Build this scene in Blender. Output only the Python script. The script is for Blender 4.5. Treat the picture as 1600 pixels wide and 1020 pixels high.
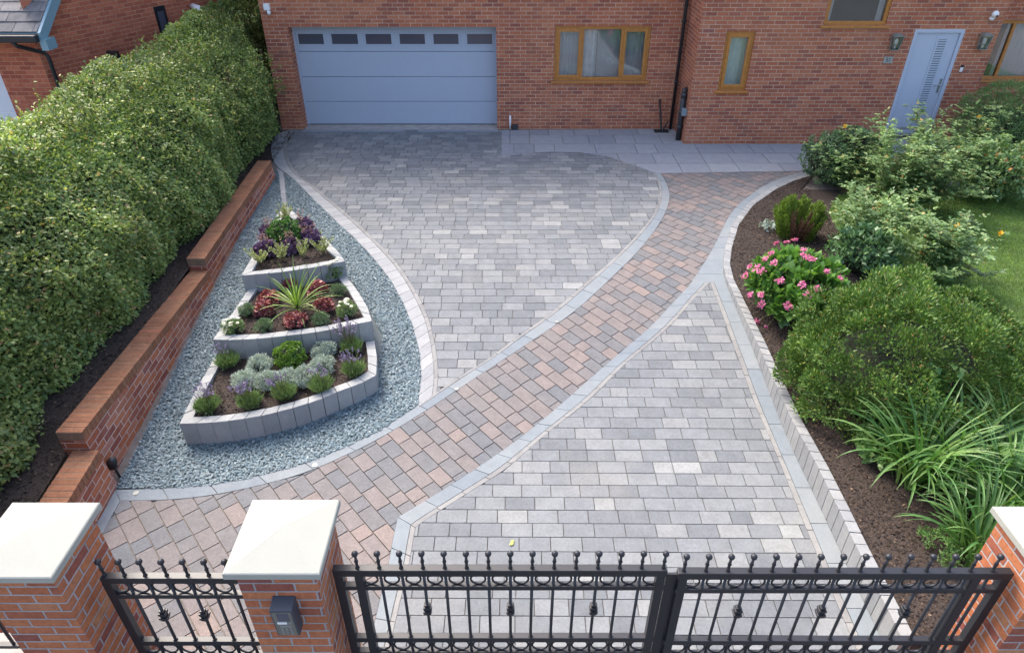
import bpy, math, random
import numpy as np
from mathutils import Vector, Matrix
random.seed(7); RNG = np.random.default_rng(7)
PI = math.pi
SC = bpy.context.scene
COL = SC.collection
for o in list(bpy.data.objects): bpy.data.objects.remove(o)

# ------------------------------------------------------------------ camera
CAM_H = 4.85; FPX = 1070.0; PITCH = math.atan(FPX/1590.0)      # pitch below the horizontal
cam = bpy.data.objects.new('camera', bpy.data.cameras.new('camera'))
COL.objects.link(cam); SC.camera = cam
cam.location = (0, 0, CAM_H); cam.rotation_euler = (PI/2-PITCH, 0, 0)
cam.data.sensor_width = 36; cam.data.lens = 36*FPX/1600; cam.data.clip_start = .05; cam.data.clip_end = 400
# ------------------------------------------------------------------ light
SUN_EL = math.radians(50); SUN_AZ = math.radians(-38)           # azimuth from +Y towards +X
w = bpy.data.worlds.new('World'); SC.world = w; w.use_nodes = True
nt = w.node_tree; bg = nt.nodes['Background']
sky = nt.nodes.new('ShaderNodeTexSky'); sky.sky_type = 'NISHITA'; sky.sun_disc = False
sky.sun_elevation = SUN_EL; sky.sun_rotation = SUN_AZ; sky.air_density = .8; sky.dust_density = 4.5; sky.ozone_density = .9
nt.links.new(sky.outputs[0], bg.inputs[0]); bg.inputs[1].default_value = 0.15
sun = bpy.data.objects.new('sun', bpy.data.lights.new('sun', 'SUN')); COL.objects.link(sun)
sun.data.energy = .56; sun.data.angle = math.radians(20); sun.data.color = (1, .955, .89)
sd = Vector((math.sin(SUN_AZ)*math.cos(SUN_EL), math.cos(SUN_AZ)*math.cos(SUN_EL), math.sin(SUN_EL)))
sun.rotation_euler = sd.to_track_quat('Z', 'Y').to_euler(); sun.location = (-8, 10, 12)
SC.view_settings.view_transform = 'Standard'; SC.view_settings.look = 'None'
SC.view_settings.exposure = 1.86; SC.view_settings.gamma = 1

# ------------------------------------------------------------------ measured points -> world
_c, _s = math.cos(PITCH), math.sin(PITCH)
def gz(y):                                                       # the drive falls about 0.3 m towards the gates
    t = min(1, max(0, (y-4.6)/4.8)); t = t*t*(3-2*t); return -.32*(1-t)
def _ray(u, v):
    dv = v-510.; return (u-800., _c*FPX-_s*dv, -(_s*FPX+_c*dv))
def atz(u, v, z=0.):
    r = _ray(u, v); t = (z-CAM_H)/r[2]; return Vector((r[0]*t, r[1]*t, z))
def atg(u, v, dz=0.):
    z = 0.
    for _ in range(50):
        p = atz(u, v, z+dz); z = .5*z+.5*gz(p.y)
    return atz(u, v, z+dz)
def aty(u, v, y):
    r = _ray(u, v); t = y/r[1]; return Vector((r[0]*t, y, CAM_H+r[2]*t))
def atplane(u, v, p0, n):
    r = Vector(_ray(u, v)); o = Vector((0, 0, CAM_H)); t = (Vector(p0)-o).dot(n)/r.dot(n); return o+r*t

# ------------------------------------------------------------------ materials
def newmat(name):
    m = bpy.data.materials.new(name); m.use_nodes = True
    n = m.node_tree; return m, n, n.nodes['Principled BSDF']
def N(n, typ, **kw):
    x = n.nodes.new('ShaderNode'+typ)
    for k, v in kw.items():
        if k.startswith('i_'): x.inputs[k[2:].replace('_', ' ')].default_value = v
        elif k[0] == 'n' and k[1:].isdigit(): x.inputs[int(k[1:])].default_value = v
        else: setattr(x, k, v)
    return x
def ramp(n, stops, interp='LINEAR'):
    r = n.nodes.new('ShaderNodeValToRGB'); r.color_ramp.interpolation = interp
    e = r.color_ramp.elements
    while len(e) < len(stops): e.new(.5)
    for i, (p, c) in enumerate(stops): e[i].position = p; e[i].color = (*c, 1) if len(c) == 3 else c
    return r
def math_(n, op, a, b=None):
    m = n.nodes.new('ShaderNodeMath'); m.operation = op
    for i, x in enumerate((a, b)):
        if x is None: continue
        if isinstance(x, (int, float)): m.inputs[i].default_value = x
        else: n.links.new(x, m.inputs[i])
    return m.outputs[0]
def mixc(n, fac, a, b, blend='MIX'):
    m = n.nodes.new('ShaderNodeMix'); m.data_type = 'RGBA'; m.blend_type = blend
    for s, x in (('Factor', fac), ('A', a), ('B', b)):
        sock = [i for i in m.inputs if i.name == s and (i.type == 'VALUE' if s == 'Factor' else i.type == 'RGBA')][0]
        if isinstance(x, (int, float)): sock.default_value = x
        elif isinstance(x, tuple): sock.default_value = (*x[:3], 1)
        else: n.links.new(x, sock)
    return [o for o in m.outputs if o.type == 'RGBA'][0]
def plain(name, col, rough=.6, metal=0, noise=.0, nscale=8, bump=0., bscale=60, spec=.5):
    m, n, b = newmat(name)
    b.inputs['Roughness'].default_value = rough; b.inputs['Metallic'].default_value = metal
    b.inputs['Specular IOR Level'].default_value = spec
    if noise:
        g = N(n, 'NewGeometry'); t = N(n, 'TexNoise', i_Scale=nscale, i_Detail=6.); n.links.new(g.outputs['Position'], t.inputs['Vector'])
        r = ramp(n, [(.25, tuple(c*(1-noise) for c in col)), (.75, tuple(min(1, c*(1+noise)) for c in col))])
        n.links.new(t.outputs[0], r.inputs[0]); n.links.new(r.outputs[0], b.inputs['Base Color'])
    else: b.inputs['Base Color'].default_value = (*col, 1)
    if bump:
        g = N(n, 'NewGeometry'); t = N(n, 'TexNoise', i_Scale=bscale, i_Detail=5.); n.links.new(g.outputs['Position'], t.inputs['Vector'])
        bp = N(n, 'Bump', i_Strength=bump, i_Distance=.02); n.links.new(t.outputs[0], bp.inputs['Height']); n.links.new(bp.outputs[0], b.inputs['Normal'])
    return m
def brickmat(name, stops, mortar, L=.225, H=.075, J=.010, stain=(.55, .33, .22), stainamt=.25, off=(0, 0), seed=0., bond=.5, pale=.0):
    m, n, b = newmat(name); lk = n.links
    uv = N(n, 'UVMap'); sp = N(n, 'SeparateXYZ'); lk.new(uv.outputs[0], sp.inputs[0])
    x = math_(n, 'ADD', sp.outputs[0], 50+off[0]); y = math_(n, 'ADD', sp.outputs[1], 50*H*10+off[1])
    yr = math_(n, 'DIVIDE', y, H); row = math_(n, 'FLOOR', yr); fy = math_(n, 'SUBTRACT', yr, row)
    odd = math_(n, 'MODULO', row, 2.0)
    xr = math_(n, 'ADD', math_(n, 'DIVIDE', x, L), math_(n, 'MULTIPLY', odd, bond)); cl = math_(n, 'FLOOR', xr); fx = math_(n, 'SUBTRACT', xr, cl)
    g = N(n, 'NewGeometry')
    wob = N(n, 'TexNoise', i_Scale=55., i_Detail=2.); lk.new(g.outputs['Position'], wob.inputs['Vector'])
    wv = math_(n, 'MULTIPLY', math_(n, 'SUBTRACT', wob.outputs[0], .5), .006)
    dx = math_(n, 'MULTIPLY', math_(n, 'MINIMUM', fx, math_(n, 'SUBTRACT', 1, fx)), L)
    dy = math_(n, 'MULTIPLY', math_(n, 'MINIMUM', fy, math_(n, 'SUBTRACT', 1, fy)), H)
    d = math_(n, 'ADD', math_(n, 'MINIMUM', dx, dy), wv)
    mr = N(n, 'MapRange'); mr.inputs[1].default_value = J*.5-.0015; mr.inputs[2].default_value = J*.5+.002; lk.new(d, mr.inputs[0])
    cv = N(n, 'CombineXYZ'); lk.new(cl, cv.inputs[0]); lk.new(row, cv.inputs[1]); cv.inputs[2].default_value = seed
    wn = N(n, 'TexWhiteNoise', noise_dimensions='3D'); lk.new(cv.outputs[0], wn.inputs['Vector'])
    r = ramp(n, stops); lk.new(wn.outputs['Value'], r.inputs[0])
    nz = N(n, 'TexNoise', i_Scale=30., i_Detail=6., i_Roughness=.7); lk.new(g.outputs['Position'], nz.inputs['Vector'])
    nr = ramp(n, [(.25, (.68, .66, .66)), (.75, (1.25, 1.25, 1.25))]); lk.new(nz.outputs[0], nr.inputs[0])
    bc = mixc(n, 1., r.outputs[0], nr.outputs[0], 'MULTIPLY')
    big = N(n, 'TexNoise', i_Scale=.9, i_Detail=5.); lk.new(g.outputs['Position'], big.inputs['Vector'])
    br = N(n, 'MapRange'); br.inputs[1].default_value = .5; br.inputs[2].default_value = .75; br.inputs[4].default_value = stainamt; lk.new(big.outputs[0], br.inputs[0])
    bc = mixc(n, br.outputs[0], bc, stain)
    if pale:
        pn = N(n, 'TexNoise', i_Scale=2.3, i_Detail=7.); lk.new(g.outputs['Position'], pn.inputs['Vector'])
        pr = N(n, 'MapRange'); pr.inputs[1].default_value = .55; pr.inputs[2].default_value = .8; pr.inputs[4].default_value = pale; lk.new(pn.outputs[0], pr.inputs[0])
        bc = mixc(n, pr.outputs[0], bc, (.5, .44, .4))
    mn = N(n, 'TexNoise', i_Scale=3., i_Detail=3.); lk.new(g.outputs['Position'], mn.inputs['Vector'])
    mo = ramp(n, [(.3, tuple(c*.72 for c in mortar)), (.7, tuple(c*1.15 for c in mortar))]); lk.new(mn.outputs[0], mo.inputs[0])
    fc = mixc(n, mr.outputs[0], mo.outputs[0], bc)
    lk.new(fc, b.inputs['Base Color']); b.inputs['Roughness'].default_value = .85; b.inputs['Specular IOR Level'].default_value = .25
    hh = math_(n, 'ADD', mr.outputs[0], math_(n, 'MULTIPLY', nz.outputs[0], .25))
    bp = N(n, 'Bump', i_Strength=.8, i_Distance=.005); lk.new(hh, bp.inputs['Height']); lk.new(bp.outputs[0], b.inputs['Normal'])
    return m
def islandmat(name, stops, rough=.75, spec=.35, grain=.12, gscale=260, blot=.12, bump=.25, interp='LINEAR', stain=None, dark=None, mott=0.):
    """stone, block or chipping: one colour per piece, fine speckle and blotches on top"""
    m, n, b = newmat(name); lk = n.links
    g = N(n, 'NewGeometry'); r = ramp(n, stops, interp); lk.new(g.outputs['Random Per Island'], r.inputs[0]); c = r.outputs[0]
    nz = N(n, 'TexNoise', i_Scale=gscale, i_Detail=3.); lk.new(g.outputs['Position'], nz.inputs['Vector'])
    nr = ramp(n, [(.3, (1-grain,)*3), (.7, (1+grain,)*3)]); lk.new(nz.outputs[0], nr.inputs[0]); c = mixc(n, 1., c, nr.outputs[0], 'MULTIPLY')
    n2 = N(n, 'TexNoise', i_Scale=7., i_Detail=6., i_Roughness=.65); lk.new(g.outputs['Position'], n2.inputs['Vector'])
    r2 = ramp(n, [(.3, (1-blot,)*3), (.7, (1+blot,)*3)]); lk.new(n2.outputs[0], r2.inputs[0]); c = mixc(n, 1., c, r2.outputs[0], 'MULTIPLY')
    if stain:
        n3 = N(n, 'TexNoise', i_Scale=1.1, i_Detail=7., i_Roughness=.6); lk.new(g.outputs['Position'], n3.inputs['Vector'])
        m3 = N(n, 'MapRange'); m3.inputs[1].default_value = .52; m3.inputs[2].default_value = .72; m3.inputs[4].default_value = stain[1]; lk.new(n3.outputs[0], m3.inputs[0])
        c = mixc(n, m3.outputs[0], c, stain[0])
    if dark:
        n4 = N(n, 'TexNoise', i_Scale=2.7, i_Detail=4., i_Roughness=.5); lk.new(g.outputs['Position'], n4.inputs['Vector'])
        m4 = N(n, 'MapRange'); m4.inputs[1].default_value = .66; m4.inputs[2].default_value = .74; m4.inputs[4].default_value = dark; lk.new(n4.outputs[0], m4.inputs[0])
        c = mixc(n, m4.outputs[0], c, (.12, .11, .10))
    if mott:
        n5 = N(n, 'TexNoise', i_Scale=38., i_Detail=8., i_Roughness=.75); lk.new(g.outputs['Position'], n5.inputs['Vector'])
        r5 = ramp(n, [(.3, (1-mott,)*3), (.5, (1, 1, 1)), (.72, (1+mott*.9,)*3)]); lk.new(n5.outputs[0], r5.inputs[0]); c = mixc(n, 1., c, r5.outputs[0], 'MULTIPLY')
        n6 = N(n, 'TexVoronoi', i_Scale=95.); lk.new(g.outputs['Position'], n6.inputs['Vector'])
        r6 = ramp(n, [(.0, (1-mott*.9,)*3), (.28, (1, 1, 1))]); lk.new(n6.outputs['Distance'], r6.inputs[0]); c = mixc(n, 1., c, r6.outputs[0], 'MULTIPLY')
    lk.new(c, b.inputs['Base Color']); b.inputs['Roughness'].default_value = rough; b.inputs['Specular IOR Level'].default_value = spec
    if bump:
        bp = N(n, 'Bump', i_Strength=bump, i_Distance=.004); lk.new(nz.outputs[0], bp.inputs['Height']); lk.new(bp.outputs[0], b.inputs['Normal'])
    return m
def leafmat(name, stops, rough=.42, trans=.25, clump=.25, cscale=1.6, spec=.5):
    m, n, b = newmat(name); lk = n.links
    g = N(n, 'NewGeometry'); r = ramp(n, stops); lk.new(g.outputs['Random Per Island'], r.inputs[0])
    nz = N(n, 'TexNoise', i_Scale=cscale, i_Detail=3.); lk.new(g.outputs['Position'], nz.inputs['Vector'])
    nr = ramp(n, [(.3, (1-clump,)*3), (.7, (1+clump,)*3)]); lk.new(nz.outputs[0], nr.inputs[0])
    c = mixc(n, 1., r.outputs[0], nr.outputs[0], 'MULTIPLY'); lk.new(c, b.inputs['Base Color'])
    b.inputs['Roughness'].default_value = rough; b.inputs['Specular IOR Level'].default_value = spec
    tr = N(n, 'BsdfTranslucent'); tc = mixc(n, 1., c, (1.3, 1.35, .7), 'MULTIPLY'); lk.new(tc, tr.inputs[0])
    mx = N(n, 'MixShader'); mx.inputs[0].default_value = trans
    lk.new(b.outputs[0], mx.inputs[1]); lk.new(tr.outputs[0], mx.inputs[2]); lk.new(mx.outputs[0], n.nodes['Material Output'].inputs[0])
    return m
def glassmat(name, tint=(.8, .85, .9), refl=.04, trans_col=(.96, .97, .97)):
    m, n, b = newmat(name); lk = n.links; n.nodes.remove(b)
    fr = N(n, 'Fresnel', i_IOR=1.5); a = math_(n, 'MINIMUM', math_(n, 'ADD', math_(n, 'MULTIPLY', fr.outputs[0], 1.3), refl), 1.)
    t = N(n, 'BsdfTransparent'); t.inputs[0].default_value = (*trans_col, 1)
    gl = N(n, 'BsdfGlossy', i_Roughness=.03); gl.inputs[0].default_value = (*tint, 1)
    mx = N(n, 'MixShader'); lk.new(a, mx.inputs[0]); lk.new(t.outputs[0], mx.inputs[1]); lk.new(gl.outputs[0], mx.inputs[2])
    lk.new(mx.outputs[0], n.nodes['Material Output'].inputs[0]); return m
M = {}
M['house_brick'] = brickmat('house brick', [(0, (0.288, 0.099, 0.066)), (.2, (0.351, 0.117, 0.070)), (.5, (0.419, 0.138, 0.073)), (.8, (0.451, 0.154, 0.080)), (1, (0.488, 0.187, 0.101))], (0.576, 0.409, 0.292), stain=(0.526, 0.222, 0.116), stainamt=.4, pale=.10)
M['neighbour_brick'] = brickmat('neighbour brick', [(0, (0.359, 0.101, 0.061)), (.5, (0.456, 0.135, 0.072)), (1, (0.539, 0.175, 0.095))], (0.587, 0.323, 0.213), seed=3., stain=(0.490, 0.175, 0.101), J=.008)
M['pillar_brick'] = brickmat('pillar brick', [(0, (0.216, 0.070, 0.061)), (.25, (0.353, 0.115, 0.055)), (.55, (0.451, 0.165, 0.072)), (.8, (0.412, 0.140, 0.066)), (1, (0.451, 0.220, 0.110))], (0.372, 0.350, 0.341), seed=5., off=(.03, .012), stain=(0.441, 0.220, 0.110), stainamt=.2, J=.011)
M['wall_brick'] = brickmat('garden wall brick', [(0, (0.251, 0.079, 0.059)), (.4, (0.358, 0.114, 0.059)), (.8, (0.437, 0.150, 0.071)), (1, (0.399, 0.179, 0.129))], (0.530, 0.406, 0.335), seed=8., stain=(0.504, 0.359, 0.291), stainamt=.35, J=.010, pale=.12)
M['coping_brick'] = brickmat('coping brick on edge', [(0, (.22, .085, .04)), (.5, (.24, .105, .045)), (.8, (.22, .12, .055)), (1, (.33, .10, .05))], (.30, .20, .13), L=4., H=.075, J=.006, seed=9., stain=(.19, .13, .06), stainamt=.6)
M['cap'] = plain('pale cast stone', (0.332, 0.334, 0.285), .7, noise=.05, nscale=5, bump=.08)
M['cap_side'] = M['cap']
M['drive'] = islandmat('grey drive block', [(0, (0.137, 0.148, 0.157)), (.25, (0.161, 0.172, 0.180)), (.6, (0.184, 0.196, 0.203)), (.85, (0.206, 0.217, 0.219)), (.95, (0.230, 0.237, 0.232)), (1, (0.281, 0.289, 0.278))], stain=((0.254, 0.245, 0.215), .35), dark=.35, grain=.16, mott=0.2)
M['path'] = islandmat('pink path block', [(0, (0.131, 0.138, 0.147)), (.35, (0.152, 0.148, 0.148)), (.6, (0.176, 0.157, 0.151)), (.85, (0.195, 0.167, 0.156)), (1, (0.226, 0.181, 0.160))], stain=((0.232, 0.210, 0.186), .25), grain=.2, dark=.2, gscale=180, mott=0.24)
M['band'] = islandmat('blue grey band stone', [(0, (0.176, 0.205, 0.227)), (.5, (0.199, 0.229, 0.245)), (1, (0.225, 0.247, 0.253))], grain=.06, stain=((0.270, 0.280, 0.269), .35), blot=.08, mott=0.09)
M['palestone'] = islandmat('pale edging stone', [(0, (0.268, 0.274, 0.278)), (.5, (0.303, 0.310, 0.307)), (1, (0.339, 0.342, 0.331))], grain=.08, blot=.08, mott=0.12)
M['strip'] = islandmat('thin buff edging strip', [(0, (0.214, 0.212, 0.205)), (.5, (0.236, 0.234, 0.224)), (1, (0.258, 0.256, 0.242))], grain=.1, mott=0.14)
M['slab'] = islandmat('blue grey patio slab', [(0, (0.228, 0.245, 0.269)), (.5, (0.264, 0.281, 0.303)), (1, (0.300, 0.313, 0.325))], grain=.05, blot=.1, stain=((0.346, 0.330, 0.303), .3), mott=0.1)
M['kerb'] = islandmat('grey kerb block', [(0, (0.233, 0.240, 0.243)), (.5, (0.267, 0.272, 0.268)), (1, (0.307, 0.309, 0.299))], grain=.08, blot=.1, stain=((0.259, 0.272, 0.285), .4), mott=0.13)
M['planter'] = islandmat('planter block', [(0, (0.271, 0.280, 0.276)), (.5, (0.315, 0.321, 0.310)), (1, (0.359, 0.361, 0.344))], grain=.07, blot=.08, mott=0.1)
M['slate'] = islandmat('blue slate chipping', [(0, (0.089, 0.137, 0.158)), (.3, (0.119, 0.178, 0.202)), (.75, (0.148, 0.218, 0.243)), (.96, (0.195, 0.269, 0.293)), (1, (0.306, 0.385, 0.405))], rough=.5, spec=.45, grain=.1, bump=.1)
M['slate_base'] = plain('slate bed', (.10, .125, .13), .8, noise=.5, nscale=60)
M['joint'] = plain('jointing sand', (.19, .165, .14), .95, noise=.25, nscale=14)
M['soil'] = plain('dark bark mulch', (0.047, 0.033, 0.026), .95, noise=.55, nscale=55, bump=1., bscale=60)
M['mulch'] = islandmat('mulch pieces', [(0, (0.018, 0.013, 0.011)), (.6, (0.048, 0.034, 0.025)), (.92, (0.083, 0.054, 0.037)), (1, (0.196, 0.137, 0.088))], rough=.9, bump=0)
M['lawn_base'] = plain('lawn soil', (0.070, 0.119, 0.028), .9, noise=.4, nscale=8)
M['grass'] = leafmat('lawn grass', [(0, (0.110, 0.207, 0.025)), (.6, (0.159, 0.276, 0.039)), (1, (0.260, 0.345, 0.063))], .6, .2, clump=.3, cscale=2.5)
M['concrete'] = plain('sandy threshold concrete', (.36, .33, .30), .85, noise=.22, nscale=6, bump=.2)
M['ground'] = plain('ground', (.12, .12, .115), .95, noise=.2, nscale=2)
M['garage'] = plain('blue grey door paint', (.41, .455, .535), .55, noise=.02, bump=.12, bscale=300)
M['door'] = plain('blue door paint', (.46, .51, .60), .4)
M['oak'] = plain('golden oak frame', (.44, .18, .036), .4, noise=.22, nscale=18)
M['black'] = plain('black gloss metal', (.016, .017, .021), .42, spec=.5)
M['blackplastic'] = plain('black plastic', (.018, .018, .02), .5)
M['greypipe'] = plain('dark grey plastic', (.035, .037, .042), .45)
M['white'] = plain('white plastic', (.78, .78, .76), .45)
M['whitedoor'] = plain('white garage door', (.72, .76, .80), .45)
M['blueboard'] = plain('blue painted board', (.20, .33, .38), .5)
M['roofslate'] = islandmat('roof slate', [(0, (.13, .125, .125)), (.5, (.19, .18, .175)), (1, (.29, .28, .265))], grain=.15, blot=.25, mott=0.2)
M['steel'] = plain('brushed steel', (.55, .56, .56), .3, metal=.9)
M['lanternmetal'] = plain('grey lantern metal', (.24, .25, .23), .4, metal=.4)
M['interior'] = plain('dark room', (.06, .06, .065), .9)
M['greenroom'] = plain('green room wall', (.10, .14, .055), .9)
M['curtain'] = plain('pale net curtain', (.72, .72, .72), .9, noise=.18, nscale=9)
M['blind'] = plain('pale blue blind', (.80, .86, .82), .9, noise=.05)
M['net'] = plain('grey net screen', (.42, .43, .44), .9, noise=.06, nscale=50)
M['glass'] = glassmat('window glass')
M['darkglass'] = plain('dark smoked glass', (.085, .085, .11), .12, spec=.6)
M['wood'] = plain('cut log wood', (.38, .27, .18), .8, noise=.2, nscale=25)
M['bark'] = plain('shrub bark', (.09, .06, .035), .9, noise=.3, nscale=30)
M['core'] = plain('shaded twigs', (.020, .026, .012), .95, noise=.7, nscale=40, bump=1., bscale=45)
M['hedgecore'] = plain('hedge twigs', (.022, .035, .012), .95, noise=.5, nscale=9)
M['hedge'] = leafmat('hedge leaf', [(0, (0.112, 0.181, 0.056)), (.4, (0.180, 0.264, 0.079)), (.75, (0.269, 0.346, 0.098)), (.95, (0.428, 0.474, 0.138)), (1, (0.449, 0.255, 0.138))], .46, .30, clump=.3, cscale=1.1, spec=.4)
M['box'] = leafmat('box leaf', [(0, (0.081, 0.161, 0.017)), (.6, (0.149, 0.276, 0.029)), (1, (0.253, 0.391, 0.057))], .4, .25, clump=.1)
M['boxdark'] = leafmat('dark box leaf', [(0, (0.037, 0.112, 0.015)), (.6, (0.075, 0.188, 0.025)), (1, (0.138, 0.275, 0.044))], .4, .25, clump=.1)
M['lavleaf'] = leafmat('lavender leaf', [(0, (0.111, 0.185, 0.058)), (.6, (0.194, 0.291, 0.102)), (1, (0.278, 0.370, 0.175))], .6, .2, clump=.15, cscale=6)
M['lavflower'] = leafmat('lavender flower', [(0, (.20, .15, .30)), (1, (.38, .32, .48))], .7, .15, clump=.1)
M['silver'] = leafmat('silver leaf', [(0, (0.306, 0.376, 0.306)), (.6, (0.447, 0.517, 0.436)), (1, (0.588, 0.647, 0.564))], .7, .1, clump=.15, cscale=6)
M['sage'] = leafmat('sage green leaf', [(0, (.09, .15, .07)), (.6, (.15, .23, .11)), (1, (.21, .3, .15))], .6, .15, clump=.15, cscale=6)
M['redleaf'] = leafmat('red heuchera leaf', [(0, (.15, .03, .035)), (.45, (.30, .065, .07)), (.8, (.42, .13, .12)), (.92, (.5, .24, .2)), (1, (.22, .2, .07))], .5, .15, clump=.25, cscale=9)
M['purpleleaf'] = leafmat('purple heuchera leaf', [(0, (0.090, 0.043, 0.098)), (.6, (0.179, 0.098, 0.195)), (1, (0.293, 0.179, 0.276))], .45, .15, clump=.2, cscale=6)
M['pinkbud'] = leafmat('pink bud', [(0, (.4, .2, .18)), (1, (.55, .38, .3))], .7, .2)
M['varieg'] = leafmat('variegated leaf', [(0, (.22, .28, .08)), (.5, (.42, .46, .2)), (1, (.58, .6, .34))], .5, .2, clump=.1)
M['whiteflower'] = leafmat('white flower', [(0, (.6, .62, .45)), (1, (.85, .85, .75))], .7, .2, clump=.05)
M['cordyline'] = leafmat('cordyline leaf', [(0, (.10, .19, .035)), (.5, (.20, .32, .06)), (1, (.36, .44, .15))], .4, .3, clump=.1)
M['lily'] = leafmat('strap leaf', [(0, (0.055, 0.150, 0.034)), (.5, (0.099, 0.221, 0.052)), (1, (0.198, 0.320, 0.092))], .38, .3, clump=.2, cscale=4)
M['groundcover'] = leafmat('ground cover leaf', [(0, (0.076, 0.172, 0.046)), (.6, (0.127, 0.253, 0.063)), (1, (0.215, 0.333, 0.103))], .5, .25, clump=.2, cscale=4)
M['yew'] = leafmat('spruce needle', [(0, (0.041, 0.097, 0.018)), (.45, (0.082, 0.171, 0.027)), (.85, (0.152, 0.259, 0.045)), (.97, (0.234, 0.301, 0.068)), (1, (0.387, 0.191, 0.075))], .55, .15, clump=.3, cscale=2.5)
M['thuja'] = leafmat('conifer spray', [(0, (0.085, 0.142, 0.016)), (.5, (0.156, 0.240, 0.028)), (1, (0.240, 0.328, 0.049))], .55, .15, clump=.2)
M['dead'] = leafmat('dead conifer spray', [(0, (.07, .035, .022)), (.6, (.13, .065, .04)), (1, (.19, .10, .06))], .8, .1)
M['hydleaf'] = leafmat('hydrangea leaf', [(0, (0.067, 0.162, 0.033)), (.5, (0.112, 0.253, 0.050)), (1, (0.189, 0.344, 0.078))], .45, .3, clump=.25, cscale=3)
M['pink'] = leafmat('pink petal', [(0, (.55, .11, .27)), (.6, (.72, .19, .38)), (1, (.85, .38, .52))], .6, .2, clump=.1)
M['rose'] = leafmat('rose leaf', [(0, (0.096, 0.175, 0.058)), (.5, (0.164, 0.275, 0.100)), (.9, (0.259, 0.363, 0.141)), (.975, (0.370, 0.433, 0.164)), (1, (0.547, 0.235, 0.083))], .42, .3, clump=.25, cscale=2.)
M['darkshrub'] = leafmat('dark clipped leaf', [(0, (0.059, 0.120, 0.056)), (.6, (0.108, 0.193, 0.080)), (1, (0.176, 0.274, 0.113))], .4, .15, clump=.25, cscale=4)
M['fern'] = leafmat('feathery leaf', [(0, (0.076, 0.149, 0.052)), (.6, (0.127, 0.230, 0.069)), (1, (0.190, 0.310, 0.092))], .5, .3, clump=.2)
M['broad'] = leafmat('broad dull leaf', [(0, (0.063, 0.138, 0.052)), (.6, (0.101, 0.207, 0.081)), (1, (0.164, 0.276, 0.115))], .45, .2, clump=.2)
M['yellowflower'] = leafmat('yellow rose petal', [(0, (.7, .38, .03)), (1, (.85, .6, .08))], .6, .2)
M['stem'] = plain('green brown stem', (.13, .12, .045), .7)
M['numberplate'] = plain('grey slate plate', (.33, .34, .30), .6)
M['ink'] = plain('dark lettering', (.02, .02, .025), .5)

# ------------------------------------------------------------------ mesh helpers
def tag(o, label=None, cat=None, group=None, kind=None):
    if label: o['label'] = label
    if cat: o['category'] = cat
    if group: o['group'] = group
    if kind: o['kind'] = kind
    return o
def empty(name, loc, label=None, cat=None, group=None):
    o = bpy.data.objects.new(name, None); o.location = loc; o.empty_display_size = .1; COL.objects.link(o)
    return tag(o, label, cat, group)
def link(name, me, mat, parent):
    o = bpy.data.objects.new(name, me)
    if mat: me.materials.append(mat)
    COL.objects.link(o)
    if parent:
        o.parent = parent
        if parent.type == 'EMPTY' or parent.get('_off'): o.matrix_parent_inverse = Matrix.Translation(-Vector(parent.location))
    elif len(me.vertices):
        a = np.empty(len(me.vertices)*3, 'f'); me.vertices.foreach_get('co', a); a = a.reshape(-1, 3)
        c = np.array([(a[:, 0].min()+a[:, 0].max())/2, (a[:, 1].min()+a[:, 1].max())/2, a[:, 2].min()])
        a -= c; me.vertices.foreach_set('co', a.ravel().astype('f')); o.location = c.tolist(); o['_off'] = 1; me.update()
    return o
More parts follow.
